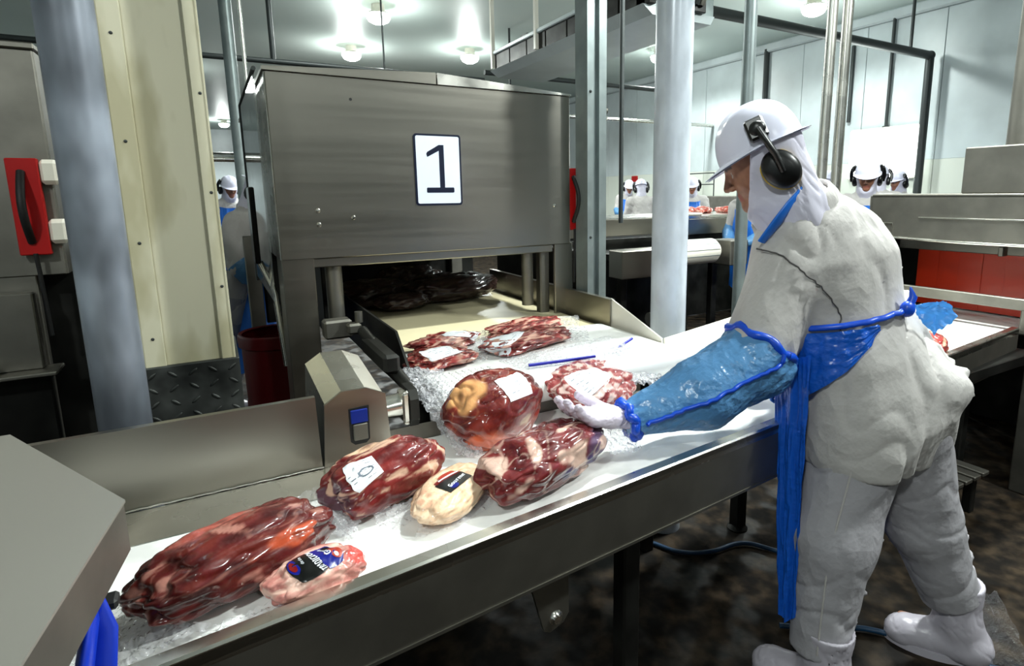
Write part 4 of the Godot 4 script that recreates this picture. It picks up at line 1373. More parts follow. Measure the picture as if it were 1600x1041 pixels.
	# E: the bundle the worker is holding
	k = cut(Vector3(0.635, 0.870, -1.138), Vector3(0.182, 0.068, 0.082), 14, 5, 0.95, 0, 2)
	k.amp = 0.12; k.crease = 0.05
	k.bumps = [[Vector3(-0.9, -0.2, 0.5).normalized(), 0.16, 0.5], [Vector3(1, 0.8, 0).normalized(), -0.12, 0.6]]
	o = meat("packed_meat", "big red and white cut in a bag, held down by the worker's hand", on_belt, k, {"lean": Color(0.09, 0.008, 0.010), "lean2": Color(0.18, 0.022, 0.022), "fat": Color(0.62, 0.42, 0.34), "fatness": 0.12, "freq": 7.0, "seams": 0.5, "patches": [[Vector3(0.7, 0.1, 0.7), 0.55, Color(0.09, 0.05, 0.10)], [Vector3(0.2, -0.3, 1), 0.35, Color(0.06, 0.05, 0.13)]]}, 150, 110)
	part("bag_tail", film([Vector3(0.78, 0.90, -1.22), Vector3(0.80, 0.89, -1.16), Vector3(0.80, 0.84, -1.10)], [Vector3(0.93, 0.85, -1.20), Vector3(0.93, 0.845, -1.15), Vector3(0.91, 0.82, -1.12)], 0.008, 7.0), M.film_cloudy, o)
	# F: the large cut tipping off the infeed belt
	k = cut(Vector3(0.645, 0.885, -1.452), Vector3(0.156, 0.105, 0.105), 20, 6, 0.90, 12, 0)
	k.amp = 0.06; k.crease = 0.05
	k.bumps = [[Vector3(-0.5, 0.7, -0.5).normalized(), 0.10, 0.4], [Vector3(-0.4, -0.5, 0.8).normalized(), 0.10, 0.45]]
	o = meat("packed_meat", "large red cut with orange fat and a white label at the infeed belt's end", on_belt, k, {"lean": Color(0.10, 0.009, 0.008), "lean2": Color(0.21, 0.026, 0.017), "fat": Color(0.55, 0.24, 0.12), "fatness": -0.30, "freq": 7.0, "seams": 0.18, "patches": [[Vector3(-0.75, 0.65, -0.1), 0.48, Color(0.66, 0.33, 0.13)], [Vector3(-0.55, -0.55, 0.8), 0.55, Color(0.50, 0.10, 0.045)], [Vector3(0.1, -0.05, 1), 0.17, Color(0.40, 0.26, 0.17)]]}, 150, 110)
	t = make_tag(k, Vector3(0.032, 0.085, 0.062), Vector3(0.9, -0.05, -0.42), 0.042, 0.043)
	label_on(o, t, 8)
	# G: pink marbled slab
	k = cut(Vector3(1.005, 0.872, -1.495), Vector3(0.168, 0.055, 0.118), 24, 7, 0.95, 16, 0)
	o = meat("packed_meat", "pink marbled cut with a wide white label beside the blue sleeve", on_belt, k, {"lean": Color(0.26, 0.03, 0.035), "lean2": Color(0.44, 0.12, 0.11), "fat": Color(0.74, 0.55, 0.50), "fatness": 0.12, "freq": 17.0, "seams": 0.8})
	t = make_tag(k, Vector3(-0.02, 0.06, 0.04), Vector3(0.9, 0.0, -0.35), 0.062, 0.042)
	label_on(o, t, 9)
	part("bag_tail", film([Vector3(1.06, 0.90, -1.60), Vector3(1.14, 0.90, -1.53), Vector3(1.15, 0.86, -1.45)], [Vector3(1.24, 0.95, -1.66), Vector3(1.30, 0.90, -1.57), Vector3(1.29, 0.82, -1.47)], 0.012, 8.0), M.film_cloudy, o)
	var b := mb()
	b.tube([Vector3(1.195, 0.936, -1.634), Vector3(1.24, 0.942, -1.645), Vector3(1.295, 0.955, -1.66)], 0.005, 8, true, Vector2(1, 1))
	part("seal_line", b, M.seal_blue, o)
	# cuts lying on the infeed belt
	var slab := {"lean": red, "lean2": Color(0.36, 0.05, 0.045), "fat": pale, "fatness": 0.02, "freq": 15.0, "seams": 0.6}
	var q4 := [
		[Vector3(0.715, 0.943, -2.05), Vector3(0.135, 0.026, 0.075), 12.0, 11, "thin red cut with a white label at the back left of the infeed belt", Vector3(0.02, 0.03, 0.0), 0.06],
		[Vector3(0.625, 0.943, -1.835), Vector3(0.12, 0.028, 0.085), 14.0, 12, "thin red cut with a white label nearest the infeed belt's dark side plate", Vector3(0.0, 0.03, 0.008), 0.058],
		[Vector3(1.08, 0.945, -2.09), Vector3(0.19, 0.030, 0.085), 14.0, 13, "long thin dark red cut lying farthest back on the infeed belt", Vector3.ZERO, 0.0],
		[Vector3(0.975, 0.946, -1.885), Vector3(0.20, 0.032, 0.085), 16.0, 14, "long streaked red cut with a white label across the infeed belt", Vector3(-0.05, 0.03, 0.008), 0.06]]
	for q in q4:
		k = cut(q[0], q[1], q[2], q[3], 0.85)
		k.amp = 0.2
		o = meat("packed_meat", q[4], "vacuum packed cuts on the infeed belt", k, slab, 96, 64)
		if q[6] > 0.0:
			t = make_tag(k, q[5], Vector3(0.95, 0, -0.3), q[6], 0.04)
			label_on(o, t, int(q[3]))
		part("bag_tail", film([q[0] + Vector3(q[1].x * 0.6, -0.015, -0.08), q[0] + Vector3(q[1].x * 0.95, -0.015, -0.02), q[0] + Vector3(q[1].x * 0.7, -0.018, 0.06)], [q[0] + Vector3(q[1].x * 1.0, -0.01, -0.12), q[0] + Vector3(q[1].x * 1.5, 0.0, -0.05), q[0] + Vector3(q[1].x * 1.2, -0.019, 0.06)], 0.008, q[3]), M.film, o)
	# flat bag and the crumpled bag edge hanging off the infeed belt
	o = thing("plastic_bag", "flat white plastic bag end with a blue seal line on the infeed belt", "plastic bag", Vector3(0.98, 0.922, -1.68))
	part("sheet", film([Vector3(0.80, 0.924, -1.76), Vector3(1.05, 0.924, -1.80), Vector3(1.30, 0.93, -1.82)], [Vector3(0.82, 0.925, -1.61), Vector3(1.02, 0.925, -1.58), Vector3(1.28, 0.926, -1.64)], 0.004, 21.0), M.film_cloudy, o)
	b = mb()
	b.tube([Vector3(0.85, 0.931, -1.632), Vector3(0.96, 0.932, -1.615), Vector3(1.09, 0.933, -1.60)], 0.0055, 8, true, Vector2(1, 1))
	part("seal_line", b, M.seal_blue, o)
	o = thing("plastic_bag", "crumpled clear plastic bag edge spilling over the infeed belt's corner", "plastic bag", Vector3(0.5, 0.80, -1.5))
	part("sheet", film([Vector3(0.475, 0.935, -1.80), Vector3(0.455, 0.925, -1.62), Vector3(0.462, 0.90, -1.50), Vector3(0.475, 0.85, -1.43), Vector3(0.50, 0.803, -1.37)], [Vector3(0.60, 0.930, -1.78), Vector3(0.56, 0.935, -1.60), Vector3(0.545, 0.91, -1.46), Vector3(0.545, 0.86, -1.38), Vector3(0.56, 0.803, -1.33)], 0.008, 23.0, 110, 40), M.film_cloudy, o)
	# K: cut behind the worker
	k = cut(Vector3(2.53, 0.842, -1.262), Vector3(0.125, 0.052, 0.075), 30, 15, 0.8)
	meat("packed_meat", "red cut with a yellowish fat patch on the belt behind the worker's back", "", k, {"lean": Color(0.24, 0.02, 0.02), "lean2": Color(0.42, 0.05, 0.045), "fat": Color(0.72, 0.52, 0.36), "fatness": 0.04, "freq": 9.0, "seams": 0.4}, 72, 50)
	# dark bags inside the machine
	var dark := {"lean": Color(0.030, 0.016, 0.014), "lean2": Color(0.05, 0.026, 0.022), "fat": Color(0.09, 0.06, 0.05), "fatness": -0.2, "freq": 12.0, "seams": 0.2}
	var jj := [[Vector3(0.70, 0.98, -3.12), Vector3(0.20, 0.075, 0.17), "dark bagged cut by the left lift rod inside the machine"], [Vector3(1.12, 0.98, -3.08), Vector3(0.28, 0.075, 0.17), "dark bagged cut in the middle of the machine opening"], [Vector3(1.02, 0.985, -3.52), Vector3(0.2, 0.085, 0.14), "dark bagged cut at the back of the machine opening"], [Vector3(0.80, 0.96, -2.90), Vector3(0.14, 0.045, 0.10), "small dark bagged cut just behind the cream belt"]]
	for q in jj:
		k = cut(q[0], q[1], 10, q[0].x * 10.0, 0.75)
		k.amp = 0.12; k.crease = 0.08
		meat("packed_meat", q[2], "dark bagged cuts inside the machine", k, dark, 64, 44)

func turned(b: Build, from: int, at: Vector3, bs: Basis) -> void:
	for k in range(from, b.v.size()): b.v[k] = at + bs * b.v[k]

# cloth folds: ridges of noise, stretched along a direction, pushed along the normal
func crumple(b: Build, from: int, amp: float, freq: float, stretch: Vector3, sd: float) -> void:
	var n := PackedVector3Array()
	n.resize(b.v.size())
	for k in range(0, b.ix.size(), 3):
		var a := b.ix[k]; var c := b.ix[k + 1]; var d := b.ix[k + 2]
		if a < from: continue
		var q := (b.v[d] - b.v[a]).cross(b.v[c] - b.v[a])
		n[a] += q; n[c] += q; n[d] += q
	for k in range(from, b.v.size()):
		var p := b.v[k] * stretch * freq + Vector3(sd, sd * 0.7, 0)
		var w := fold_noise.get_noise_3dv(p * 0.6 + Vector3(31, 0, 0)) * 0.8
		var r := 1.0 - absf(fold_noise.get_noise_3dv(p + Vector3(w, w, w)))
		var r2 := fold_noise.get_noise_3dv(p * 1.1 + Vector3(5, 9, 2))
		var mask := 0.3 + 0.7 * smoothstep(-0.3, 0.3, fold_noise.get_noise_3dv(p * 0.45 + Vector3(60, 2, 8)))
		var r3 := 1.0 - absf(fold_noise.get_noise_3dv(p * 2.1 + Vector3(w + 13.0, w, 4)))
		var mask2 := smoothstep(0.0, 0.5, fold_noise.get_noise_3dv(p * 0.7 + Vector3(2, 70, 8)))
		b.v[k] += n[k].normalized() * amp * (mask * pow(r, 6.0) * 1.5 - 0.4 + 0.5 * r2 + 0.6 * mask2 * pow(r3, 7.0))

# drawn folds: each a line given by (z, y) on the side the cloth turns to the viewer's left, raised with a dip on both sides
func folds(b: Build, lines: Array, amp: float, width: float, x_lo := -9.0, x_hi := 9.0) -> void:
	var n := PackedVector3Array()
	n.resize(b.v.size())
	for k in range(0, b.ix.size(), 3):
		var a := b.ix[k]; var c := b.ix[k + 1]; var d := b.ix[k + 2]
		var q := (b.v[d] - b.v[a]).cross(b.v[c] - b.v[a])
		n[a] += q; n[c] += q; n[d] += q
	for k in b.v.size():
		var p := b.v[k]
		var nn := n[k].normalized()
		var face := smoothstep(-0.3, -0.8, nn.x) * smoothstep(0.85, 0.45, absf(nn.z))
		if face <= 0.0 or p.x < x_lo or p.x > x_hi: continue
		var q := Vector2(p.z, p.y)
		q += Vector2(fold_noise.get_noise_2d(q.x * 14.0, q.y * 14.0), fold_noise.get_noise_2d(q.x * 14.0 + 40.0, q.y * 14.0)) * 0.012
		var sum := 0.0
		for l in lines:
			var best := 9.0
			var along_at := 0.0
			var m: int = l.size() - 1
			for s in m:
				var a: Vector2 = l[s]
				var e: Vector2 = l[s + 1] - a
				var t := clampf((q - a).dot(e) / e.length_squared(), 0.0, 1.0)
				var dist := q.distance_to(a + e * t)
				if dist < best:
					best = dist
					along_at = (s + t) / m
			if best < width * 4.0:
				var taper := minf(1.0, 5.0 * minf(along_at, 1.0 - along_at) + 0.25)
				var u := best / width
				sum += taper * (exp(-u * u) - 0.75 * exp(-(u - 1.7) * (u - 1.7) * 1.4))
		b.v[k] += nn * amp * face * sum

# head in its own axes: x to its left, y up, z ahead; the origin between the ears
func head_shape(b: Build, cell: float) -> void:
	var f := Field.new(Vector3(-0.11, -0.22, -0.13), Vector3(0.11, 0.16, 0.16), cell)
	var X := Vector3.RIGHT
	f.cap(Vector3(0, 0.05, -0.025), Vector3(0, 0.052, 0.03), 0.082, 0.072, 0.02)
	f.cap(Vector3(0, 0.0, 0.045), Vector3(0, -0.07, 0.058), 0.055, 0.036, 0.035, X, 1.12)
	f.cap(Vector3(0, -0.088, 0.078), Vector3(0, -0.086, 0.082), 0.016, 0.016, 0.02, X, 1.3)
	f.cap(Vector3(0, -0.03, -0.02), Vector3(0, -0.20, -0.06), 0.056, 0.06, 0.02)
	for s in [-1, 1]:
		f.cap(Vector3(0.034 * s, -0.02, 0.066), Vector3(0.03 * s, -0.026, 0.068), 0.022, 0.02, 0.02)
		f.cap(Vector3(0.032 * s, 0.016, 0.104), Vector3(0.034 * s, 0.015, 0.102), 0.011, 0.011, 0.014, X, 1.4, true)
		f.cap(Vector3(0.012 * s, 0.036, 0.094), Vector3(0.044 * s, 0.038, 0.080), 0.008, 0.007, 0.012)
		f.cap(Vector3(0.031 * s, 0.014, 0.083), Vector3(0.031 * s, 0.014, 0.084), 0.0105, 0.0105, 0.003)
		f.cap(Vector3(0.078 * s, -0.005, -0.01), Vector3(0.080 * s, 0.02, -0.016), 0.016, 0.018, 0.01, X, 0.5)
	f.cap(Vector3(0, 0.026, 0.098), Vector3(0, -0.016, 0.118), 0.007, 0.011, 0.012)
	for s in [-1, 1]: f.cap(Vector3(0.011 * s, -0.021, 0.106), Vector3(0.012 * s, -0.021, 0.104), 0.008, 0.008, 0.006)
	f.cap(Vector3(-0.014, -0.047, 0.092), Vector3(0.014, -0.047, 0.092), 0.0075, 0.0075, 0.006)
	f.cap(Vector3(-0.012, -0.059, 0.090), Vector3(0.012, -0.059, 0.090), 0.008, 0.008, 0.006)
	var from := b.v.size()
	f.add_to(b)
	var skin := Color(0.30, 0.135, 0.08)
	for k in range(from, b.v.size()):
		var p := b.v[k]
		var c := skin * (1.0 + 0.15 * fold_noise.get_noise_3dv(p * 60.0))
		if p.z > 0.083 and absf(p.x) < 0.026 and p.y < -0.041 and p.y > -0.066: c = Color(0.30, 0.10, 0.075)
		if p.z > 0.06 and absf(p.x) > 0.012 and absf(p.x) < 0.052 and absf(p.y - 0.036) < 0.006: c = Color(0.03, 0.018, 0.012)
		var ex := Vector2(absf(p.x) - 0.031, p.y - 0.014)
		if p.z > 0.075 and ex.length() < 0.0085: c = Color(0.5, 0.45, 0.4) if ex.length() > 0.0045 else Color(0.02, 0.012, 0.01)
		b.c[k] = c

# balaclava hood, helmet and ear muffs in the same axes
func hood_shape(cell: float) -> Build:
	var b := mb()
	var f := Field.new(Vector3(-0.15, -0.29, -0.17), Vector3(0.15, 0.17, 0.17), cell)
	var X := Vector3.RIGHT
	f.cap(Vector3(0, 0.045, -0.025), Vector3(0, 0.045, 0.028), 0.092, 0.084, 0.02)
	f.cap(Vector3(0, 0.0, 0.035), Vector3(0, -0.075, 0.05), 0.072, 0.055, 0.04, X, 1.15)
	f.cap(Vector3(0, -0.05, -0.03), Vector3(0, -0.16, -0.03), 0.082, 0.080, 0.04)
	f.cap(Vector3(0, -0.10, 0.03), Vector3(0, -0.22, 0.005), 0.060, 0.07, 0.04)
	f.cap(Vector3(0, -0.14, -0.03), Vector3(0, -0.22, -0.03), 0.080, 0.080, 0.03)
	f.cut(Vector3(0, 0.40, 0.92).normalized(), Vector3(0, -0.02, 0.056))
	f.cap(Vector3(0, 0.04, 0.10), Vector3(0, -0.055, 0.115), 0.064, 0.052, 0.01, X, 1.0, true)
	f.add_to(b)
	crumple(b, 0, 0.0035, 13.0, Vector3(1, 0.5, 1), 3.0)
	return b

func helmet_shape(n := 64) -> Build:
	var b := mb()
	var pts := PackedVector3Array()
	var rows := 26
	for inner in 2:
		pts.clear()
		for j in rows:
			for i in n:
				var a := TAU * i / n
				var fz := sin(a)
				var sx := cos(a)
				var front := maxf(fz, 0.0); var back := maxf(-fz, 0.0)
				var p: Vector3
				if j < 6:   # brim: from its outer edge in to the shell
					var t := 1.0 - j / 5.0
					var out := (0.052 * pow(front, 1.3) + 0.020 * back * back + 0.008) * t
					var drop := (0.016 * pow(front, 2.0) + 0.006) * t
					p = Vector3(sx * (0.112 + out * 0.7), 0.058 - drop - 0.010 * front, fz * (0.136 + out) - 0.008)
				else:
					var t := (j - 5) / float(rows - 6)
					var th := t * PI / 2
					var r := pow(cos(th), 0.82)
					p = Vector3(sx * 0.112 * r, 0.058 - 0.010 * front * (1.0 - t) + 0.128 * pow(sin(th), 0.95), fz * 0.136 * r - 0.008)
					var ridge := exp(-pow(p.x / 0.020, 2.0)) * 0.007 + 0.004 * exp(-pow((absf(p.x) - 0.052) / 0.012, 2.0))
					p.y += ridge * sin(th)
				if inner == 1: p = Vector3(p.x * 0.965, p.y - 0.0035, p.z * 0.965)
				pts.append(p)
		b.grid(pts, n, rows, true)
	return b

func dress_head(o: Node3D, at: Vector3, bs: Basis, cell: float, fine := true) -> void:
	var b := hood_shape(cell)
	turned(b, 0, at, bs)
	part("hood", b, M.hood_cloth, o)
	b = helmet_shape(64 if fine else 28)
	for k in b.v.size(): b.v[k] = b.v[k] * Vector3(0.96, 0.93, 0.87) + Vector3(0, 0.004, 0.004)
	turned(b, 0, at, bs)
	part("helmet", b, M.helmet_shell, o)
	for s in [1.0, -1.0]:
		var side := Basis(Vector3.BACK, -PI / 2 * s)  # local y points outwards
		b = mb()
		var pr := [Vector2(0.036, -0.004), Vector2(0.043, 0.006), Vector2(0.045, 0.020), Vector2(0.038, 0.032), Vector2(0.024, 0.039), Vector2(0.0005, 0.041)]
		b.lathe(pr, 32 if fine else 14, Vector3.ZERO, Basis.from_scale(Vector3(1.26, 1, 1.02)))
		turned(b, 0, Vector3(0.088 * s, -0.024, -0.026), Basis(Vector3.RIGHT, 0.4) * side)
		turned(b, 0, at, bs)
		part("ear_muff", b, M.black_plastic, o)
		if fine:
			b = mb()
			b.lathe([Vector2(0.034, -0.012), Vector2(0.046, -0.010), Vector2(0.047, -0.002), Vector2(0.042, 0.004)], 32, Vector3.ZERO, Basis.from_scale(Vector3(1.26, 1, 1.02)))
			turned(b, 0, Vector3(0.090 * s, -0.024, -0.026), Basis(Vector3.RIGHT, 0.4) * side)
			turned(b, 0, at, bs)
			part("muff_ring", b, M.muff_yellow, o)
		b = mb()
		b.tube([Vector3(0.126 * s, -0.030, -0.026), Vector3(0.136 * s, 0.018, -0.024), Vector3(0.134 * s, 0.058, -0.016), Vector3(0.121 * s, 0.092, -0.010)], [0.014, 0.015, 0.015, 0.018], 10, true, Vector2(0.6, 1.2))
		b.box(Vector3(0.113 * s, 0.098, -0.006), Vector3(0.024, 0.060, 0.050), 0.008, Basis(Vector3.BACK, 0.28 * s))
		b.ball(Vector3(0.123 * s, 0.096, -0.008), Vector3(0.014, 0.022, 0.022))
		turned(b, 0, at, bs)
		part("muff_arm", b, M.black_plastic, o)

# five fingers and a palm; axes: z along the fingers, y out of the back of the hand, x towards the thumb
func hand_shape(b: Build, at: Vector3, bs: Basis, curl: float, grow: float, cell := 0.003) -> void:
	var f := Field.new(Vector3(-0.07, -0.09, -0.08), Vector3(0.09, 0.05, 0.19), cell)
	f.cap(Vector3(-0.018, 0, 0.02), Vector3(-0.026, 0.002, 0.082), 0.017 + grow, 0.014 + grow, 0.012, Vector3.RIGHT, 1.2)
	f.cap(Vector3(0.014, 0, 0.02), Vector3(0.024, 0.002, 0.085), 0.017 + grow, 0.014 + grow, 0.014, Vector3.RIGHT, 1.2)
	f.cap(Vector3(0, 0, -0.07), Vector3(0, 0, 0.02), 0.026 + grow, 0.024 + grow, 0.02)
	var fx := [0.033, 0.011, -0.011, -0.031]
	var ln := [0.90, 1.0, 0.94, 0.74]
	for k in 4:
		var p := Vector3(fx[k], 0.002, 0.085 - absf(fx[k] - 0.01) * 0.25)
		var d := Vector3(fx[k] * 2.2, 0, 1).normalized()
		var ang: float = 0.15 + 0.05 * k
		for j in 3:
			var l: float = [0.042, 0.026, 0.021][j] * ln[k]
			var e := p + Vector3(d.x, -sin(ang), cos(ang)).normalized() * l
			f.cap(p, e, 0.0094 - 0.001 * j + grow, 0.0086 - 0.001 * j + grow, 0.004)
			p = e
			ang += curl * [1.0, 0.8, 0.6][j]
	f.cap(Vector3(0.026, -0.006, 0.012), Vector3(0.056, -0.022, 0.050), 0.015 + grow, 0.0108 + grow, 0.01)
	f.cap(Vector3(0.056, -0.022, 0.050), Vector3(0.064, -0.034, 0.082), 0.0105 + grow, 0.0085 + grow, 0.004)
	var from := b.v.size()
	f.add_to(b)
	turned(b, from, at, bs)

func boot_shape(cell: float, top: float, lean: Vector3) -> Build:
	# axes: z to the toe, y up; the ankle stands over the origin
	var b := mb()
	var f := Field.new(Vector3(-0.12, -0.01, -0.16), Vector3(0.14, top + 0.03, 0.24), cell)
	f.cap(Vector3(0, 0.05, -0.055), Vector3(0, 0.042, 0.13), 0.046, 0.046, 0.03)
	f.cap(Vector3(0, 0.06, 0.05), Vector3(0, 0.036, 0.15), 0.045, 0.040, 0.03)
	f.cap(Vector3(0, 0.06, -0.035), lean * 0.5 + Vector3(0, top * 0.5, -0.02), 0.062, 0.060, 0.04)
	f.cap(lean * 0.5 + Vector3(0, top * 0.5, -0.02), lean + Vector3(0, top + 0.05, -0.02), 0.060, 0.076, 0.03)
	f.cap(lean + Vector3(0, top - 0.07, -0.02), lean + Vector3(0, top + 0.08, -0.02), 0.058, 0.068, 0.004, Vector3.ZERO, 1.0, true)
	f.cut(Vector3.UP, Vector3(0, top, 0))
	f.cut(Vector3.DOWN, Vector3(0, 0.012, 0))
	f.add_to(b)
	crumple(b, 0, 0.002, 14.0, Vector3(1, 1, 1), 2.0)
	return b

func sole_shape() -> Build:
	var b := mb()
	var poly := []
	for k in 32:
		var a := TAU * k / 32
		var z := cos(a) * 0.15 + 0.042
		var w := 0.049 + 0.006 * sin(z * 14.0) - (0.004 if z < 0 else 0.0)
		poly.append(Vector2(sin(a) * w, z))
	b.prism(poly, Vector3.ZERO, Basis(Vector3.RIGHT, Vector3.BACK, Vector3.UP), 0.0, 0.026)
	return b

# a draped sheet between an upper and a lower edge with vertical folds
func drape(top: Array, bottom: Array, fold: float, waves: float, sd: float, nu := 60, nv := 40, th := 0.0) -> Build:
	var b := mb()
	for side in (2 if th > 0.0 else 1):
		var pts := PackedVector3Array()
		for j in nv:
			var t := j / (nv - 1.0)
			for i in nu:
				var s := i / (nu - 1.0)
				var p := along(top, s).lerp(along(bottom, s), t)
				var d := (along(top, minf(s + 0.02, 1.0)) - along(top, maxf(s - 0.02, 0.0)))
				var nn := Vector3(-d.z, 0, d.x).normalized()
				var w := sin(s * waves + sd + 1.2 * fold_noise.get_noise_2d(s * 6.0, t * 2.0 + sd)) * fold * (0.25 + t)
				w += fold_noise.get_noise_2d(s * 9.0 + sd, t * 5.0) * fold * 0.8
				pts.append(p + nn * (w + th * side))
		b.grid(pts, nu, nv)
	return b

func build_worker() -> void:
	var o := thing("person", "worker in white coat, helmet and black ear muffs bending over the belt", "person", Vector3(1.6, 0, -0.9))
	# joints
	var pel := Vector3(1.60, 0.86, -0.905); var waist := Vector3(1.575, 1.09, -1.005); var chest := Vector3(1.53, 1.27, -1.055)
	var neck := Vector3(1.475, 1.415, -1.115)
	var shl := Vector3(1.415, 1.335, -1.085); var shr := Vector3(1.63, 1.36, -1.13)
	var ell := Vector3(1.275, 1.02, -1.075); var wrl := Vector3(0.895, 0.898, -1.155)
	var elr := Vector3(1.72, 1.09, -1.26); var wrr := Vector3(1.52, 0.93, -1.27)
	var hil := Vector3(1.535, 0.82, -0.915); var hir := Vector3(1.675, 0.83, -0.885)
	var knl := Vector3(1.455, 0.50, -0.925); var knr := Vector3(1.80, 0.475, -0.855)
	var anl := Vector3(1.405, 0.10, -0.905); var anr := Vector3(1.925, 0.12, -0.785)
	# head: looking down and to his left
	var fwd := Vector3(-0.616, -0.40, -0.66).normalized()
	var up := (Vector3.UP - fwd * fwd.y).normalized()
	var hb := Basis(up.cross(fwd), up, fwd)
	var hat := Vector3(1.362, 1.55, -1.150)
	# one continuous body
	var b := mb(true)
	b.tint = Color(0.30, 0.135, 0.08)
	var f := Field.new(Vector3(0.85, -0.02, -1.45), Vector3(2.1, 1.55, -0.6), 0.014)
	f.cap(pel, waist, 0.125, 0.115, 0.03, Vector3.RIGHT, 1.2)
	f.cap(waist, chest, 0.115, 0.125, 0.03, Vector3.RIGHT, 1.2)
	f.cap(shl, shr, 0.06, 0.06, 0.05)
	f.cap(chest, neck, 0.09, 0.058, 0.05)
	f.cap(neck, hat + hb * Vector3(0, -0.14, -0.04), 0.056, 0.054, 0.03)
	for q in [[shl, ell, wrl], [shr, elr, wrr]]:
		f.cap(q[0], q[1], 0.052, 0.042, 0.03)
		f.cap(q[1], q[2], 0.042, 0.027, 0.02)
	for q in [[hil, knl, anl], [hir, knr, anr]]:
		f.cap(q[0], q[1], 0.085, 0.058, 0.03)
		f.cap(q[1], q[2], 0.058, 0.038, 0.03)
		f.cap(q[2] + Vector3(0, -0.05, 0.02), q[2] + Vector3(-0.05, -0.06, -0.13), 0.034, 0.028, 0.02)
	f.add_to(b)
	var from := b.v.size()
	head_shape(b, 0.0042)
	turned(b, from, hat, hb)
	var hz := Vector3(-0.93, 0.20, -0.10).normalized()
	var hx := Vector3.UP.cross(hz).normalized()
	var hbs := Basis(-hx, hz.cross(-hx), hz)
	hand_shape(b, wrl + hz * 0.045 + Vector3(0, 0.004, 0), hbs, 0.30, 0.0)
	var h2 := Vector3(-0.75, -0.2, -0.62).normalized()
	var h2x := Vector3.UP.cross(h2).normalized()
	hand_shape(b, wrr + h2 * 0.04, Basis(h2x, h2.cross(h2x), h2), 0.5, 0.0, 0.004)
	part("body", b, M.skin, o)
	dress_head(o, hat, hb, 0.0055)
	b = mb()
	hand_shape(b, wrl + hz * 0.045 + Vector3(0, 0.004, 0), hbs, 0.30, 0.0035)
	crumple(b, 0, 0.002, 40.0, Vector3(1, 1, 1), 4.0)
	part("glove", b, M.glove_cloth, o)
	b = mb()
	hand_shape(b, wrr + h2 * 0.04, Basis(h2x, h2.cross(h2x), h2), 0.5, 0.0035, 0.004)
	part("glove", b, M.glove_cloth, o)
	# coat
	b = mb()
	f = Field.new(Vector3(1.18, 0.64, -1.38), Vector3(1.98, 1.56, -0.58), 0.008)
	f.cap(Vector3(1.60, 0.78, -0.925), Vector3(1.59, 0.98, -0.955), 0.165, 0.158, 0.04, Vector3(0.96, 0, 0.28), 1.22)
	f.cap(Vector3(1.59, 0.98, -0.955), waist, 0.158, 0.145, 0.04, Vector3(0.96, 0, 0.28), 1.22)
	f.cap(waist, chest + Vector3(0.01, 0, 0.0), 0.145, 0.150, 0.05, Vector3(0.96, 0, 0.28), 1.25)
	f.cap(chest, chest + Vector3(-0.01, 0.07, -0.02), 0.15, 0.125, 0.06, Vector3(1, 0, 0), 1.2)
	f.cap(shl + Vector3(0.02, -0.01, 0), shr, 0.088, 0.088, 0.06)
	f.cap(chest + Vector3(0.0, 0.05, 0), neck + Vector3(0.0, 0.0, 0.01), 0.12, 0.088, 0.05)
	f.cap(Vector3(1.65, 0.93, -0.835), Vector3(1.66, 0.945, -0.78), 0.10, 0.06, 0.06, Vector3(0.96, 0, 0.28), 1.5)
	f.cap(Vector3(1.60, 0.84, -0.90), Vector3(1.595, 0.74, -0.90), 0.162, 0.158, 0.05, Vector3(0.96, 0, 0.28), 1.24)
	var torso := Field.new(f.o, f.o, f.h)
	torso.n = f.n; torso.g = f.g.duplicate()
	f.cap(shl, ell.lerp(shl, 0.10), 0.092, 0.098, 0.05)
	f.cap(shr, elr, 0.085, 0.085, 0.05)
	f.cut((ell - shl).normalized(), shl.lerp(ell, 0.93), 0.17)
	f.cut(Vector3(0.05, -1, 0.0).normalized(), Vector3(1.6, 0.722, -0.9))
	f.cut(Vector3(0, -0.30, 0.95).normalized(), Vector3(1.65, 0.925, -0.715))
	f.add_to(b)
	crumple(b, 0, 0.008, 4.5, Vector3(1.0, 0.4, 1.0), 1.0)
	folds(b, [[Vector2(-0.968, 1.336), Vector2(-0.903, 1.215), Vector2(-0.863, 1.112)], [Vector2(-0.935, 1.395), Vector2(-0.847, 1.269), Vector2(-0.812, 1.208)], [Vector2(-0.951, 1.369), Vector2(-0.880, 1.250), Vector2(-0.843, 1.172)], [Vector2(-0.963, 1.203), Vector2(-0.899, 1.269)], [Vector2(-0.814, 1.175), Vector2(-0.776, 1.067), Vector2(-0.715, 0.952)], [Vector2(-0.844, 1.156), Vector2(-0.852, 1.053), Vector2(-0.831, 0.956)], [Vector2(-0.945, 1.036), Vector2(-0.899, 0.932), Vector2(-0.792, 0.875), Vector2(-0.688, 0.929)], [Vector2(-0.985, 0.954), Vector2(-0.916, 0.828), Vector2(-0.839, 0.789)], [Vector2(-0.857, 0.985), Vector2(-0.769, 0.943), Vector2(-0.690, 0.984)], [Vector2(-0.964, 0.856), Vector2(-0.856, 0.809), Vector2(-0.684, 0.884)], [Vector2(-0.790, 1.132), Vector2(-0.720, 1.036), Vector2(-0.659, 0.974)], [Vector2(-0.882, 1.119), Vector2(-0.889, 1.032), Vector2(-0.852, 0.972)], [Vector2(-0.866, 1.383), Vector2(-0.806, 1.292), Vector2(-0.780, 1.233)]], 0.018, 0.016, 1.34)
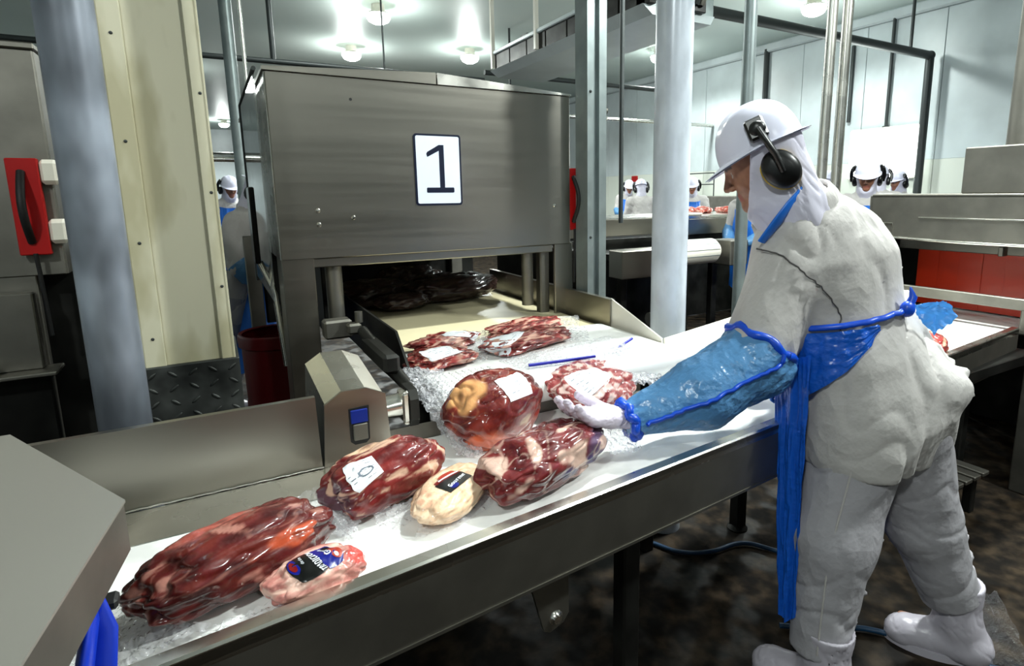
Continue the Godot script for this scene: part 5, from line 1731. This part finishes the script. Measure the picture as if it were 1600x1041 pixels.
	folds(b, [[Vector2(-1.109, 1.225), Vector2(-1.136, 1.062)], [Vector2(-1.040, 1.260), Vector2(-1.054, 1.052)], [Vector2(-0.967, 1.166), Vector2(-0.990, 1.021)], [Vector2(-0.927, 1.121), Vector2(-1.009, 0.974)], [Vector2(-1.009, 1.279), Vector2(-1.013, 1.140)]], 0.014, 0.015, 0.0, 1.38)
	part("coat", b, M.coat_cloth, o)
	var coat := torso
	var whole := f
	# collar
	b = mb()
	var cn := Vector3(-0.60, 0.78, -0.18).normalized()
	var cu := (Vector3(-0.73, 0, 0.68) - cn * cn.dot(Vector3(-0.73, 0, 0.68))).normalized()
	var cv := cn.cross(cu)
	var band := PackedVector3Array()
	var prof := [Vector2(0.012, -0.03), Vector2(0.014, 0.0), Vector2(0.008, 0.028), Vector2(0.001, 0.032), Vector2(-0.005, 0.026), Vector2(-0.004, -0.03)]
	for q in prof:
		for k in 48:
			var a := TAU * k / 48
			var rim := Vector2(0.100 + q.x, 0.112 + q.x)
			band.append(neck + Vector3(-0.022, 0.006, 0.0) + cu * cos(a) * rim.x + cv * sin(a) * rim.y + cn * (q.y + 0.005 * sin(3.0 * a)))
	b.grid(band, 48, prof.size(), true)
	part("collar", b, M.coat_cloth, o)
	# shoulder seam and the apron's neck strap
	var cs := Curve3D.new()
	for q in [Vector2(-1.120, 1.325), Vector2(-1.039, 1.315), Vector2(-0.972, 1.258), Vector2(-0.932, 1.174), Vector2(-0.916, 1.085)]:
		cs.add_point(Vector3(0, q.y, q.x), Vector3.ZERO, Vector3.ZERO)
	b = mb()
	var seam := []
	var cb := cs.get_baked_points()
	for k in 40:
		var q: Vector3 = cs.sample_baked(cs.get_baked_length() * k / 39.0, true)
		seam.append(whole.skin(Vector3(1.46, q.y, q.z), Vector3(-1, 0, 0), 0.0045))
	b.tube(seam, 0.0022, 6)
	part("shoulder_seam", b, M.seam_thread, o)
	b = mb()
	b.tube([Vector3(1.425, 1.535, -1.045), Vector3(1.375, 1.485, -1.035), Vector3(1.338, 1.445, -1.045), Vector3(1.313, 1.40, -1.062), Vector3(1.30, 1.345, -1.10)], [0.006, 0.010, 0.013, 0.015, 0.012], 8, true, Vector2(0.5, 1.3))
	part("apron_strap", b, M.apron_blue, o)
	# trousers
	b = mb()
	f = Field.new(Vector3(1.25, 0.08, -1.12), Vector3(2.08, 0.90, -0.62), 0.008)
	f.cap(hil.lerp(hir, 0.1), hil.lerp(hir, 0.9), 0.125, 0.125, 0.05)
	f.cap(hil, knl, 0.125, 0.108, 0.05)
	f.cap(knl, Vector3(1.415, 0.17, -0.912), 0.108, 0.080, 0.05)
	f.cap(hir, knr, 0.125, 0.100, 0.04)
	f.cap(knr, Vector3(1.915, 0.20, -0.80), 0.100, 0.082, 0.04)
	f.cut(Vector3(-0.12, -1, 0.1).normalized(), Vector3(1.41, 0.165, -0.91))
	f.add_to(b)
	var keep := Plane((Vector3(1.925, 0.12, -0.785) - knr).normalized(), Vector3(1.905, 0.215, -0.80))
	crumple(b, 0, 0.006, 5.0, Vector3(0.8, 0.8, 0.8), 6.0)
	folds(b, [[Vector2(-0.974, 0.509), Vector2(-0.902, 0.521), Vector2(-0.849, 0.582)], [Vector2(-0.964, 0.430), Vector2(-0.854, 0.518), Vector2(-0.757, 0.632)], [Vector2(-0.944, 0.354), Vector2(-0.825, 0.478), Vector2(-0.759, 0.575)], [Vector2(-0.922, 0.291), Vector2(-0.832, 0.420), Vector2(-0.766, 0.490)], [Vector2(-0.858, 0.461), Vector2(-0.801, 0.449), Vector2(-0.768, 0.415)], [Vector2(-0.893, 0.240), Vector2(-0.827, 0.356)], [Vector2(-0.962, 0.394), Vector2(-0.864, 0.376)], [Vector2(-0.835, 0.718), Vector2(-0.755, 0.685), Vector2(-0.718, 0.720)], [Vector2(-0.819, 0.406), Vector2(-0.767, 0.327)]], 0.016, 0.014, 0.0, 1.60)
	folds(b, [[Vector2(-0.884, 0.403), Vector2(-0.819, 0.422), Vector2(-0.769, 0.491)], [Vector2(-0.864, 0.341), Vector2(-0.793, 0.330), Vector2(-0.715, 0.337)], [Vector2(-0.893, 0.512), Vector2(-0.840, 0.559)], [Vector2(-0.840, 0.391), Vector2(-0.767, 0.392), Vector2(-0.736, 0.421)]], 0.015, 0.015, 1.62)
	for k in b.v.size():
		if b.v[k].x > 1.66 and keep.distance_to(b.v[k]) > 0.0: b.v[k] = keep.project(b.v[k])
	part("trousers", b, M.trouser_cloth, o)
	b = mb()
	var st := []
	for k in 22:
		var t := k / 21.0
		var p := hil.lerp(knl, minf(t * 2.0, 1.0)) if t < 0.5 else knl.lerp(Vector3(1.415, 0.20, -0.912), t * 2.0 - 1.0)
		var r := lerpf(0.128, 0.112, t * 2.0) if t < 0.5 else lerpf(0.112, 0.08, t * 2.0 - 1.0)
		st.append(p + Vector3(-0.86, 0, 0.5).normalized() * (r + 0.002))
	b.tube(st, 0.003, 6)
	part("side_seam", b, M.coat_cloth, o)
	# boots
	for q in [[anl, Vector3(-0.30, 0, -0.95), 0.25, Vector3(0.0, 0, 0.0), 0.0], [anr, Vector3(-0.50, 0, -0.86), 0.27, Vector3(0.0, 0, 0.03), 0.0]]:
		var z: Vector3 = (q[1] as Vector3).normalized()
		var bs := Basis(Vector3.UP.cross(z), Vector3.UP, z)
		b = boot_shape(0.006, q[2], q[3])
		turned(b, 0, Vector3(q[0].x, q[4], q[0].z), bs)
		var bo := part("boot", b, M.boot_rubber, o)
		b = sole_shape()
		turned(b, 0, Vector3(q[0].x, q[4], q[0].z), bs)
		part("sole", b, M.boot_rubber, bo)
	# blue sleeve covers, gathered at both ends
	for q in [[ell.lerp(shl, 0.07), ell, wrl, 1.0], [elr.lerp(shr, 0.1), elr, wrr, 0.7]]:
		b = mb()
		var a: Vector3 = q[0]; var e: Vector3 = q[1]; var w: Vector3 = q[2]
		f = Field.new(a.min(w).min(e) - Vector3(0.16, 0.16, 0.16), a.max(w).max(e) + Vector3(0.16, 0.16, 0.16), 0.009)
		f.cap(a, e, 0.094, 0.100, 0.03)
		f.cap(e, e.lerp(w, 0.45) + Vector3(0, -0.022, 0), 0.103, 0.095 if q[3] > 0.9 else 0.075, 0.03)
		f.cap(e.lerp(w, 0.45) + Vector3(0, -0.022, 0), w, 0.090 if q[3] > 0.9 else 0.07, 0.046, 0.03)
		f.cut((w - e).normalized(), w + (w - e).normalized() * 0.012)
		var ca := ((a - e).normalized() + (e - w).normalized() * 0.55).normalized()
		f.cut(ca, a + ca * 0.02)
		f.add_to(b)
		crumple(b, 0, 0.005, 13.0, Vector3(0.8, 1.3, 1.0), 8.0)
		var sl := part("sleeve_cover", b, M.sleeve_film, o)
		for g in [[a + (a - e).normalized() * 0.012, ca, 0.100, 0.012], [w + (w - e).normalized() * 0.004, (w - e).normalized(), 0.047, 0.012]]:
			b = mb()
			var nn: Vector3 = g[1]
			var u := nn.cross(Vector3.UP).normalized(); var v := nn.cross(u)
			var loop := []
			for k in 49:
				var an := TAU * k / 48
				loop.append(g[0] + (u * cos(an) + v * sin(an)) * (g[2] + 0.004 * sin(an * 11.0)) + nn * 0.006 * sin(an * 7.0))
			b.tube(loop, g[3], 8, false)
			part("elastic_cuff", b, M.trim_blue, sl)
		b = mb()
		var line := []
		for k in 40:
			var t := 0.04 + 0.92 * k / 39.0
			var p := a.lerp(e, minf(t * 4.0, 1.0)) if t < 0.25 else e.lerp(w, (t - 0.25) / 0.75)
			var rr := 0.100 if t < 0.4 else lerpf(0.100, 0.050, (t - 0.4) / 0.6)
			var ax := (w - e).normalized()
			var dv := Vector3(-0.2, 0.25 - 0.3 * t, 0.95); dv = (dv - ax * dv.dot(ax)).normalized()
			line.append(f.skin(p, dv, 0.006))
		b.tube(line, 0.006, 6)
		part("sleeve_seam", b, M.trim_blue, sl)
	# apron: bib and skirt in front, tie round the waist with a knot behind
	b = drape([Vector3(1.40, 1.08, -1.17), Vector3(1.50, 1.09, -1.215), Vector3(1.62, 1.08, -1.215), Vector3(1.76, 1.07, -1.15)], [Vector3(1.375, 0.22, -1.02), Vector3(1.44, 0.20, -1.045), Vector3(1.58, 0.20, -1.05), Vector3(1.74, 0.22, -1.03)], 0.008, 34.0, 1.0, 70, 50, 0.001)
	for k in b.v.size():  # it hangs against the belt's side, which the hip presses it to
		var lim := -0.918 - 0.0925 * b.v[k].x + 0.012
		if b.v[k].y < 0.86: b.v[k].z = maxf(b.v[k].z, lim)
		elif b.v[k].y < 0.95: b.v[k].z = maxf(b.v[k].z, lerpf(lim, b.v[k].z, (b.v[k].y - 0.86) / 0.09))
	part("apron", b, M.apron_film, o)
	b = drape([Vector3(1.36, 1.00, -1.085), Vector3(1.343, 1.02, -1.02), Vector3(1.345, 1.05, -0.955)], [Vector3(1.35, 0.255, -1.005), Vector3(1.338, 0.235, -0.975), Vector3(1.345, 0.27, -0.945)], 0.007, 16.0, 5.0, 44, 60, 0.001)
	part("apron_edge", b, M.apron_film, o)
	b = mb()
	var coil := []
	for k in 60: coil.append(Vector3(1.41, 0.885, -1.085) + Vector3(0.02 * sin(k * 0.7), 0.035 * cos(k * 0.13), 0.026 * sin(k * 0.13)) + Vector3(0, 0.004 * sin(k * 1.9), 0))
	b.tube(coil, 0.007, 6)
	part("apron_gather", b, M.apron_blue, o)
	# side of the apron and the tie lie on the coat: found by walking out from the body's middle
	var mid := Vector3(1.585, 1.10, -1.0)
	b = mb()
	var pts := PackedVector3Array()
	for j in 18:
		for i in 30:
			var s := i / 29.0
			var t := j / 17.0
			var an := lerpf(2.5, 0.62, s)   # round the body from the front to its left side
			var hgt := lerpf(lerpf(1.06, 1.135, s), lerpf(0.84, 1.12, s * s), t)
			pts.append(coat.skin(Vector3(mid.x, hgt, mid.z), Vector3(-sin(an), 0, cos(an)), 0.013 + 0.004 * sin(an * 30.0 + t * 3.0)))
	b.grid(pts, 30, 18)
	part("apron_side", b, M.apron_film, o)
	b = mb()
	var tie := []
	for k in 40:
		var s := k / 39.0
		var an := lerpf(2.8, 0.02, s)
		tie.append(coat.skin(Vector3(mid.x, lerpf(1.05, 1.168, pow(s, 0.8)), mid.z), Vector3(-sin(an), 0, cos(an)), 0.011))
	b.tube(tie, 0.007, 8, true, Vector2(0.8, 1.2))
	part("waist_tie", b, M.trim_blue, o)
	var kn: Vector3 = tie[39]
	b = mb()
	b.ball(kn, Vector3(0.02, 0.022, 0.018))
	b.tube([kn, kn + Vector3(0.015, 0.032, 0.004), kn + Vector3(0.01, 0.058, -0.003)], [0.012, 0.010, 0.002], 8)
	part("knot", b, M.trim_blue, o)
	b = film([kn + Vector3(0, 0.01, 0.004), kn + Vector3(0.015, 0.0, 0.01), kn + Vector3(0.02, -0.013, 0.006)], [kn + Vector3(0.075, 0.02, 0.06), kn + Vector3(0.10, -0.02, 0.08), kn + Vector3(0.05, -0.07, 0.05)], 0.006, 31.0, 30, 20)
	part("tie_end", b, M.apron_pale, o)

func bg_person(label: String) -> Node3D:
	# standing and working with both hands in front; faces +z, feet at the origin
	var o := thing("person", label, "person", Vector3.ZERO)
	var b := mb(true)
	b.tint = Color(0.30, 0.16, 0.10)
	var f := Field.new(Vector3(-0.4, -0.02, -0.3), Vector3(0.4, 1.5, 0.6), 0.024)
	f.cap(Vector3(0, 0.9, 0), Vector3(0, 1.25, 0.02), 0.11, 0.12, 0.04, Vector3.RIGHT, 1.25)
	f.cap(Vector3(-0.17, 1.36, 0), Vector3(0.17, 1.36, 0), 0.055, 0.055, 0.05)
	f.cap(Vector3(0, 1.3, 0), Vector3(0, 1.5, 0.02), 0.07, 0.055, 0.04)
	for s in [-1, 1]:
		f.cap(Vector3(0.19 * s, 1.36, 0), Vector3(0.24 * s, 1.10, 0.08), 0.05, 0.042, 0.03)
		f.cap(Vector3(0.24 * s, 1.10, 0.08), Vector3(0.12 * s, 1.05, 0.34), 0.042, 0.03, 0.02)
		f.cap(Vector3(0.09 * s, 0.88, 0), Vector3(0.10 * s, 0.48, 0.02), 0.085, 0.06, 0.03)
		f.cap(Vector3(0.10 * s, 0.48, 0.02), Vector3(0.10 * s, 0.06, 0), 0.055, 0.04, 0.02)
		f.cap(Vector3(0.10 * s, 0.04, -0.02), Vector3(0.11 * s, 0.035, 0.15), 0.035, 0.03, 0.02)
	f.add_to(b)
	var hb := Basis(Vector3.RIGHT, 0.12)
	var hat := Vector3(0, 1.585, 0.05)
	var from := b.v.size()
	head_shape(b, 0.008)
	turned(b, from, hat, hb)
	for s in [-1, 1]: hand_shape(b, Vector3(0.115 * s, 1.05, 0.36), Basis(Vector3(-s, 0, 0), Vector3(0, 1, 0), Vector3(0, 0, 1)), 0.5, 0.002, 0.007)
	part("body", b, M.skin, o)
	dress_head(o, hat, hb, 0.013, false)
	b = mb()
	f = Field.new(Vector3(-0.42, 0.6, -0.34), Vector3(0.42, 1.52, 0.42), 0.022)
	f.cap(Vector3(0, 0.72, 0), Vector3(0, 1.05, 0.0), 0.165, 0.15, 0.04, Vector3.RIGHT, 1.25)
	f.cap(Vector3(0, 1.05, 0), Vector3(0, 1.28, 0.01), 0.15, 0.15, 0.04, Vector3.RIGHT, 1.25)
	f.cap(Vector3(-0.17, 1.35, 0), Vector3(0.17, 1.35, 0), 0.085, 0.085, 0.06)
	f.cap(Vector3(0, 1.32, 0), Vector3(0, 1.44, 0.01), 0.11, 0.085, 0.05)
	for s in [-1, 1]: f.cap(Vector3(0.19 * s, 1.35, 0), Vector3(0.24 * s, 1.11, 0.07), 0.085, 0.08, 0.04)
	f.cut(Vector3.DOWN, Vector3(0, 0.70, 0))
	f.add_to(b)
	crumple(b, 0, 0.010, 8.0, Vector3(1, 0.5, 1), 2.0)
	part("coat", b, M.coat_cloth, o)
	b = mb()
	f = Field.new(Vector3(-0.3, 0.1, -0.25), Vector3(0.3, 0.85, 0.25), 0.024)
	for s in [-1, 1]:
		f.cap(Vector3(0.09 * s, 0.85, 0), Vector3(0.10 * s, 0.48, 0.02), 0.12, 0.10, 0.04)
		f.cap(Vector3(0.10 * s, 0.48, 0.02), Vector3(0.10 * s, 0.2, 0), 0.10, 0.08, 0.04)
	f.cut(Vector3.DOWN, Vector3(0, 0.20, 0))
	f.add_to(b)
	part("trousers", b, M.trouser_cloth, o)
	for s in [-1, 1]:
		b = boot_shape(0.014, 0.27, Vector3.ZERO)
		turned(b, 0, Vector3(0.10 * s, 0, 0), Basis())
		part("boot", b, M.boot_rubber, o)
		b = mb()
		b.tube([Vector3(0.24 * s, 1.13, 0.06), Vector3(0.24 * s, 1.08, 0.12), Vector3(0.17 * s, 1.06, 0.25), Vector3(0.12 * s, 1.05, 0.36)], [0.085, 0.085, 0.07, 0.045], 14)
		part("sleeve_cover", b, M.sleeve_film, o)
	b = drape([Vector3(-0.15, 1.36, 0.10), Vector3(-0.08, 1.35, 0.165), Vector3(0.08, 1.35, 0.165), Vector3(0.15, 1.36, 0.10)], [Vector3(-0.24, 0.42, 0.10), Vector3(-0.12, 0.40, 0.22), Vector3(0.12, 0.40, 0.22), Vector3(0.24, 0.42, 0.10)], 0.008, 22.0, 1.0, 24, 16, 0.002)
	for k in b.v.size():
		if b.v[k].y < 1.25: b.v[k].z += 0.03; b.v[k].x *= 1.0 + 0.25 * clampf((1.25 - b.v[k].y) * 3.0, 0, 1)
	part("apron", b, M.apron_blue, o)
	b = mb()
	var loop := []
	for k in 25: loop.append(Vector3(sin(TAU * k / 24) * 0.196, 1.06, cos(TAU * k / 24) * 0.165))
	b.tube(loop, 0.010, 8, false)
	part("waist_tie", b, M.trim_blue, o)
	return o

func build_people() -> void:
	build_worker()
	# place, turn towards, forward lean, label
	var spots := [
		[Vector3(8.05, 0.03, -10.6), 335.0, 8.0, "distant worker in a blue apron facing this way beside the dark rod"],
		[Vector3(6.45, 0.0, -8.0), 150.0, 10.0, "distant worker seen from behind in white, half hidden by the bright round post"],
		[Vector3(7.35, 0.0, -7.75), 312.0, 6.0, "distant worker in a blue apron just right of the bright round post"],
		[Vector3(5.62, 0.0, -4.70), 280.0, 14.0, "worker in blue sleeves bending over the table, hidden by the helmeted man's face"],
		[Vector3(5.50, 0.02, -3.42), 300.0, 6.0, "worker in helmet and ear muffs facing this way beyond the bending man's back"],
		[Vector3(7.05, 0.03, -4.25), 120.0, 0.0, "worker whose ear muff shows just behind the one facing this way"],
		[Vector3(8.6, 0.0, -4.85), 255.0, 0.0, "worker in helmet by the wall lamp, turned aside"],
		[Vector3(7.35, 0.0, -5.2), 100.0, 0.0, "worker almost hidden behind the twin pipes"],
		[Vector3(0.20, 0.03, -9.3), 15.0, 8.0, "worker facing this way left of the grey pipe, beside the cream column"],
		[Vector3(-0.08, 0.0, -4.5), 68.0, 14.0, "worker in blue sleeves leaning forward between cream column and machine hood"],
		[Vector3(0.62, 0.02, -8.3), 200.0, 6.0, "worker behind the leaning one, close to the clear screen"]]
	var first := bg_person(spots[0][3])
	for k in spots.size():
		var q: Array = spots[k]
		var o: Node3D = first
		if k > 0:
			o = first.duplicate()
			o.name = numbered("person")
			add_child(o)
			o.set_meta("label", q[3])
		o.set_meta("group", "workers across the hall")
		if k == 10:
			for c in o.get_children():
				if c.name.begins_with("ear_muff"): c.material_override = M.orange_plastic
		o.position = q[0]
		o.basis = Basis(Vector3.UP, deg_to_rad(q[1])) * Basis(Vector3.RIGHT, deg_to_rad(q[2]))

func build_background() -> void:
	var b: Build
	# long steel table with a white roller belt, beyond the bright post
	var o := thing("cutting_table", "long steel cutting table with meat and blue film beyond the bright post", "table", Vector3(5.2, 0, -5.6))
	b = mb()
	b.box(Vector3(5.0, 1.20, -5.55), Vector3(3.4, 0.04, 0.9), 0.006)
	part("table_top", b, M.steel_bright, o)
	b = mb()
	b.box(Vector3(5.0, 1.09, -5.09), Vector3(3.4, 0.18, 0.02), 0.004)
	part("side_panel", b, M.steel, o)
	b = mb()
	b.box(Vector3(5.0, 0.5, -5.2), Vector3(3.3, 0.98, 0.04), 0.004)
	part("kick_panel", b, M.steel_dark, o)
	for x in [3.4, 5.0, 6.6]:
		b = mb()
		b.box(Vector3(x, 0.59, -5.4), Vector3(0.07, 1.18, 0.07), 0.005)
		part("leg", b, M.steel_dark, o)
	o = thing("roller_conveyor", "short conveyor with a white belt roller under the cutting table", "conveyor", Vector3(3.3, 0, -3.4))
	b = mb()
	b.tube([Vector3(2.92, 1.02, -3.42), Vector3(2.94, 1.02, -3.42), Vector3(3.46, 1.02, -3.42), Vector3(3.50, 1.02, -3.42)], [0.085, 0.098, 0.098, 0.07], 28)
	part("belt_roller", b, M.white_plastic, o)
	for k in 5:
		b = mb()
		var an := -0.3 + 0.5 * k
		b.box(Vector3(3.2, 1.02 + sin(an) * 0.0985, -3.42 + cos(an) * 0.0985), Vector3(0.52, 0.005, 0.003), 0.001, Basis(Vector3.RIGHT, -an))
		part("belt_joint", b, M.pipe_paint, o)
	b = mb()
	b.box(Vector3(2.66, 0.98, -3.36), Vector3(0.40, 0.20, 0.16), 0.006)
	part("gear_box", b, M.steel, o)
	b = mb()
	b.box(Vector3(3.66, 1.0, -3.42), Vector3(0.20, 0.20, 0.22), 0.006)
	part("end_box", b, M.steel_dull, o)
	b = mb()
	b.box(Vector3(3.2, 0.98, -3.8), Vector3(1.0, 0.06, 0.6), 0.006)
	part("bed", b, M.steel_dark, o)
	for x in [2.7, 3.66]:
		b = mb()
		b.box(Vector3(x, 0.45, -3.6), Vector3(0.06, 0.9, 0.06), 0.005)
		part("leg", b, M.steel_dark, o)
	o = thing("cabinet_rail", "steel side rail of the conveyor beside the channel post", "rail", Vector3(2.6, 0, -3.7))
	b = mb()
	b.box(Vector3(2.85, 1.20, -3.95), Vector3(1.3, 0.14, 0.03), 0.004)
	part("rail_plate", b, M.steel, o)
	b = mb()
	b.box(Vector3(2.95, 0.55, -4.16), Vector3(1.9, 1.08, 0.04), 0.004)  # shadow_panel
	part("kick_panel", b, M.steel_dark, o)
	for x in [2.3, 3.4]:
		b = mb()
		b.box(Vector3(x, 0.6, -3.97), Vector3(0.05, 1.2, 0.05), 0.004)
		part("leg", b, M.steel_dark, o)
	# control terminal
	o = thing("terminal", "black control terminal beside the channel post", "monitor", Vector3(2.42, 1.27, -3.95))
	b = mb()
	b.box(Vector3(2.42, 1.40, -3.95), Vector3(0.17, 0.19, 0.08), 0.012)
	part("case", b, M.black_plastic, o)
	b = mb()
	b.box(Vector3(2.42, 1.43, -3.908), Vector3(0.13, 0.09, 0.006), 0.003)
	part("screen", b, M.screen_dark, o)
	b = mb()
	b.box(Vector3(2.42, 1.285, -3.95), Vector3(0.08, 0.04, 0.06), 0.006)
	part("stand", b, M.black_plastic, o)
	# meat heap pieces and trays on the far table
	var r := RandomNumberGenerator.new()
	r.seed = 4
	var look := {"lean": Color(0.45, 0.06, 0.04), "lean2": Color(0.62, 0.16, 0.12), "fat": Color(0.75, 0.5, 0.42), "fatness": 0.05, "freq": 20.0, "seams": 0.5}
	for k in 9:
		var c := cut(Vector3(5.05 + 0.13 * k + r.randf_range(-0.03, 0.03), 1.255 + 0.012 * (k % 2), -5.36 - r.randf_range(0.0, 0.3)), Vector3(0.10, 0.045, 0.08), r.randf_range(0, 90), k + 40.0, 0.8)
		meat("meat_piece", "raw red meat piece in the heap on the far cutting table", "raw pieces on the far cutting table", c, look, 24, 16)
	b = mb()
	b.box(Vector3(4.75, 1.235, -5.25), Vector3(0.5, 0.025, 0.3), 0.008)
	single("cutting_board", b, M.white_plastic, "white cutting board at the near edge of the far table", "cutting board", Vector3(4.75, 1.22, -5.25))
	# the row of dark machines behind the viewpoint, which the hood mirrors
	for q in 5:
		b = mb()
		b.box(Vector3(-3.2 + 2.3 * q, 1.05, 5.6), Vector3(2.2, 2.1, 0.9), 0.02)
		o = single("steel_cabinet", b, M.steel_dark, "dark steel cabinet in the row behind the viewpoint, out of the picture", "cabinet", Vector3(-3.2 + 2.3 * q, 0, 5.6), "cabinets behind the viewpoint")
	# bins
	bin(Vector3(3.62, 0, -2.95), 0.17, 0.80, M.blue_plastic, "blue bin under the conveyor, just right of the bright post", 0.0)
	bin(Vector3(4.45, 0, -3.15), 0.22, 0.86, M.blue_plastic, "wider blue bin under the steel box beside the grey pipe", 0.0)
	bin(Vector3(3.95, 0, -2.35), 0.20, 0.95, M.red_bin, "dark red bin between the grey pipe and the worker's arm", 0.0)
	bin(Vector3(0.22, 0, -3.1), 0.15, 0.84, M.red_bin, "dark red ribbed bin left of the machine's leg", 0.0)
	# pump with hoses in the gloom below
	o = thing("pump", "small dusty brass pump in the gloom behind the round post", "pump", Vector3(2.55, 0, -2.95))
	b = mb()
	b.tube([Vector3(2.55, 0.30, -2.95), Vector3(2.55, 0.62, -2.95)], [0.07, 0.055], 14)
	part("body", b, M.belt_cream, o)
	b = mb()
	b.tube([Vector3(2.44, 0.66, -2.95), Vector3(2.66, 0.66, -2.95)], 0.045, 12)
	part("head", b, M.steel_dull, o)
	b = mb()
	b.box(Vector3(2.55, 0.15, -2.95), Vector3(0.2, 0.3, 0.2), 0.01)
	part("base", b, M.steel_dark, o)
	# far steel benches that close the view below the heads
	o = thing("far_bench", "long grey steel bench along the white wall under the distant heads", "bench", Vector3(8.4, 0, -7.0))
	b = mb()
	b.box(Vector3(8.75, 1.16, -8.0), Vector3(0.7, 0.5, 4.2), 0.01)
	part("bench_top", b, M.steel_dull, o)
	for z in [-9.8, -8.0, -6.2]:
		b = mb()
		b.box(Vector3(8.75, 0.46, z), Vector3(0.1, 0.92, 0.1), 0.006)
		part("leg", b, M.steel_dark, o)
	o = thing("wire_rack", "thin wire rack against the white wall between the rod and the bright post", "rack", Vector3(8.2, 1.41, -8.9))
	b = mb()
	for q in [[Vector3(8.6, 1.40, -9.2), Vector3(8.6, 1.86, -9.2)], [Vector3(8.6, 1.40, -8.5), Vector3(8.6, 1.86, -8.5)], [Vector3(8.6, 1.86, -9.2), Vector3(8.6, 1.86, -8.5)], [Vector3(8.6, 1.64, -9.2), Vector3(8.6, 1.64, -8.5)]]:
		b.tube([q[0], q[1]], 0.012, 6)
	part("frame", b, M.dark_pipe, o)
	b = mb()
	b.box(Vector3(9.3, 1.76, -11.9), Vector3(0.05, 0.3, 0.22), 0.02)
	single("wall_box", b, M.red_paint, "small red box on the far wall just right of the channel post", "wall box", Vector3(9.3, 1.6, -11.9))
	b = mb()
	b.box(Vector3(9.30, 1.98, -7.15), Vector3(0.04, 0.05, 0.22), 0.01)
	single("wall_hanger", b, M.pipe_paint, "small grey bracket on the white wall left of the worker's helmet brim", "bracket", Vector3(9.3, 1.95, -7.15))

func bin(at: Vector3, r: float, h: float, m: Material, label: String, yaw: float) -> void:
	var o := thing("plastic_bin", label, "bin", at)
	var b := mb()
	b.lathe([Vector2(0.001, 0), Vector2(r * 0.82, 0), Vector2(r * 0.86, 0.03), Vector2(r * 0.97, h * 0.55), Vector2(r * 0.99, h * 0.56), Vector2(r * 0.99, h * 0.60), Vector2(r * 0.97, h * 0.61), Vector2(r, h - 0.05), Vector2(r * 0.95, h - 0.05), Vector2(r * 0.78, 0.04), Vector2(0.001, 0.04)], 28, at)
	part("tub", b, m, o)
	b = mb()
	b.lathe([Vector2(r * 0.97, h - 0.07), Vector2(r * 1.08, h - 0.06), Vector2(r * 1.09, h - 0.01), Vector2(r * 1.05, h), Vector2(r * 0.96, h - 0.005)], 28, at)
	part("rim", b, m, o)

func build_small() -> void:
	var b: Build
	# blue air hose on the floor
	for q in [["thin blue hose winding on the floor under the belt", [Vector3(1.35, 0.012, -1.90), Vector3(1.475, 0.012, -1.775), Vector3(1.542, 0.012, -1.649), Vector3(1.655, 0.012, -1.58), Vector3(1.813, 0.012, -1.552), Vector3(1.888, 0.012, -1.448), Vector3(1.93, 0.012, -1.36)]],
			["blue hose on the floor running behind the worker's raised boot", [Vector3(1.55, 0.012, -1.15), Vector3(1.69, 0.012, -1.04), Vector3(1.81, 0.012, -0.96), Vector3(1.985, 0.012, -0.66), Vector3(2.119, 0.012, -0.62), Vector3(2.6, 0.012, -0.52), Vector3(3.0, 0.012, -0.6)]]]:
		var cv := Curve3D.new()
		var pts: Array = q[1]
		for n in pts.size():
			var tg: Vector3 = (pts[mini(n + 1, pts.size() - 1)] - pts[maxi(n - 1, 0)]) / 5.0
			cv.add_point(pts[n], -tg, tg)
		b = mb()
		b.tube(Array(cv.tessellate(4, 3)), 0.009, 8)
		single("air_hose", b, M.hose_blue, q[0], "hose", pts[1])
	single("plastic_scrap", film([Vector3(1.965, 0.215, -0.75), Vector3(1.99, 0.25, -0.71)], [Vector3(1.955, 0.01, -0.72), Vector3(2.03, 0.03, -0.60)], 0.008, 51.0, 20, 16), M.film, "clear plastic scrap trailing from the raised white boot to the floor", "plastic scrap", Vector3(1.98, 0.0, -0.70))
	# blue strap under the hopper
	var o := thing("blue_strap", "bunched blue strap with a black clip under the hopper corner", "strap", Vector3(-0.17, 0.80, -0.9))
	b = mb()
	b.tube([Vector3(-0.192, 0.965, -0.94), Vector3(-0.190, 0.925, -0.915), Vector3(-0.198, 0.88, -0.885), Vector3(-0.21, 0.82, -0.86)], [0.010, 0.016, 0.018, 0.016], 10, true, Vector2(0.6, 1.3))
	part("strap", b, M.strap_blue, o)
	b = mb()
	b.tube([Vector3(-0.188, 0.955, -0.935), Vector3(-0.176, 0.905, -0.915), Vector3(-0.181, 0.86, -0.89), Vector3(-0.19, 0.82, -0.87)], [0.008, 0.011, 0.012, 0.010], 10, true, Vector2(0.5, 1.3))
	part("strap", b, M.strap_blue, o)
	b = mb()
	b.box(Vector3(-0.174, 0.925, -0.95), Vector3(0.022, 0.016, 0.028), 0.006)
	part("clip", b, M.black_rubber, o)
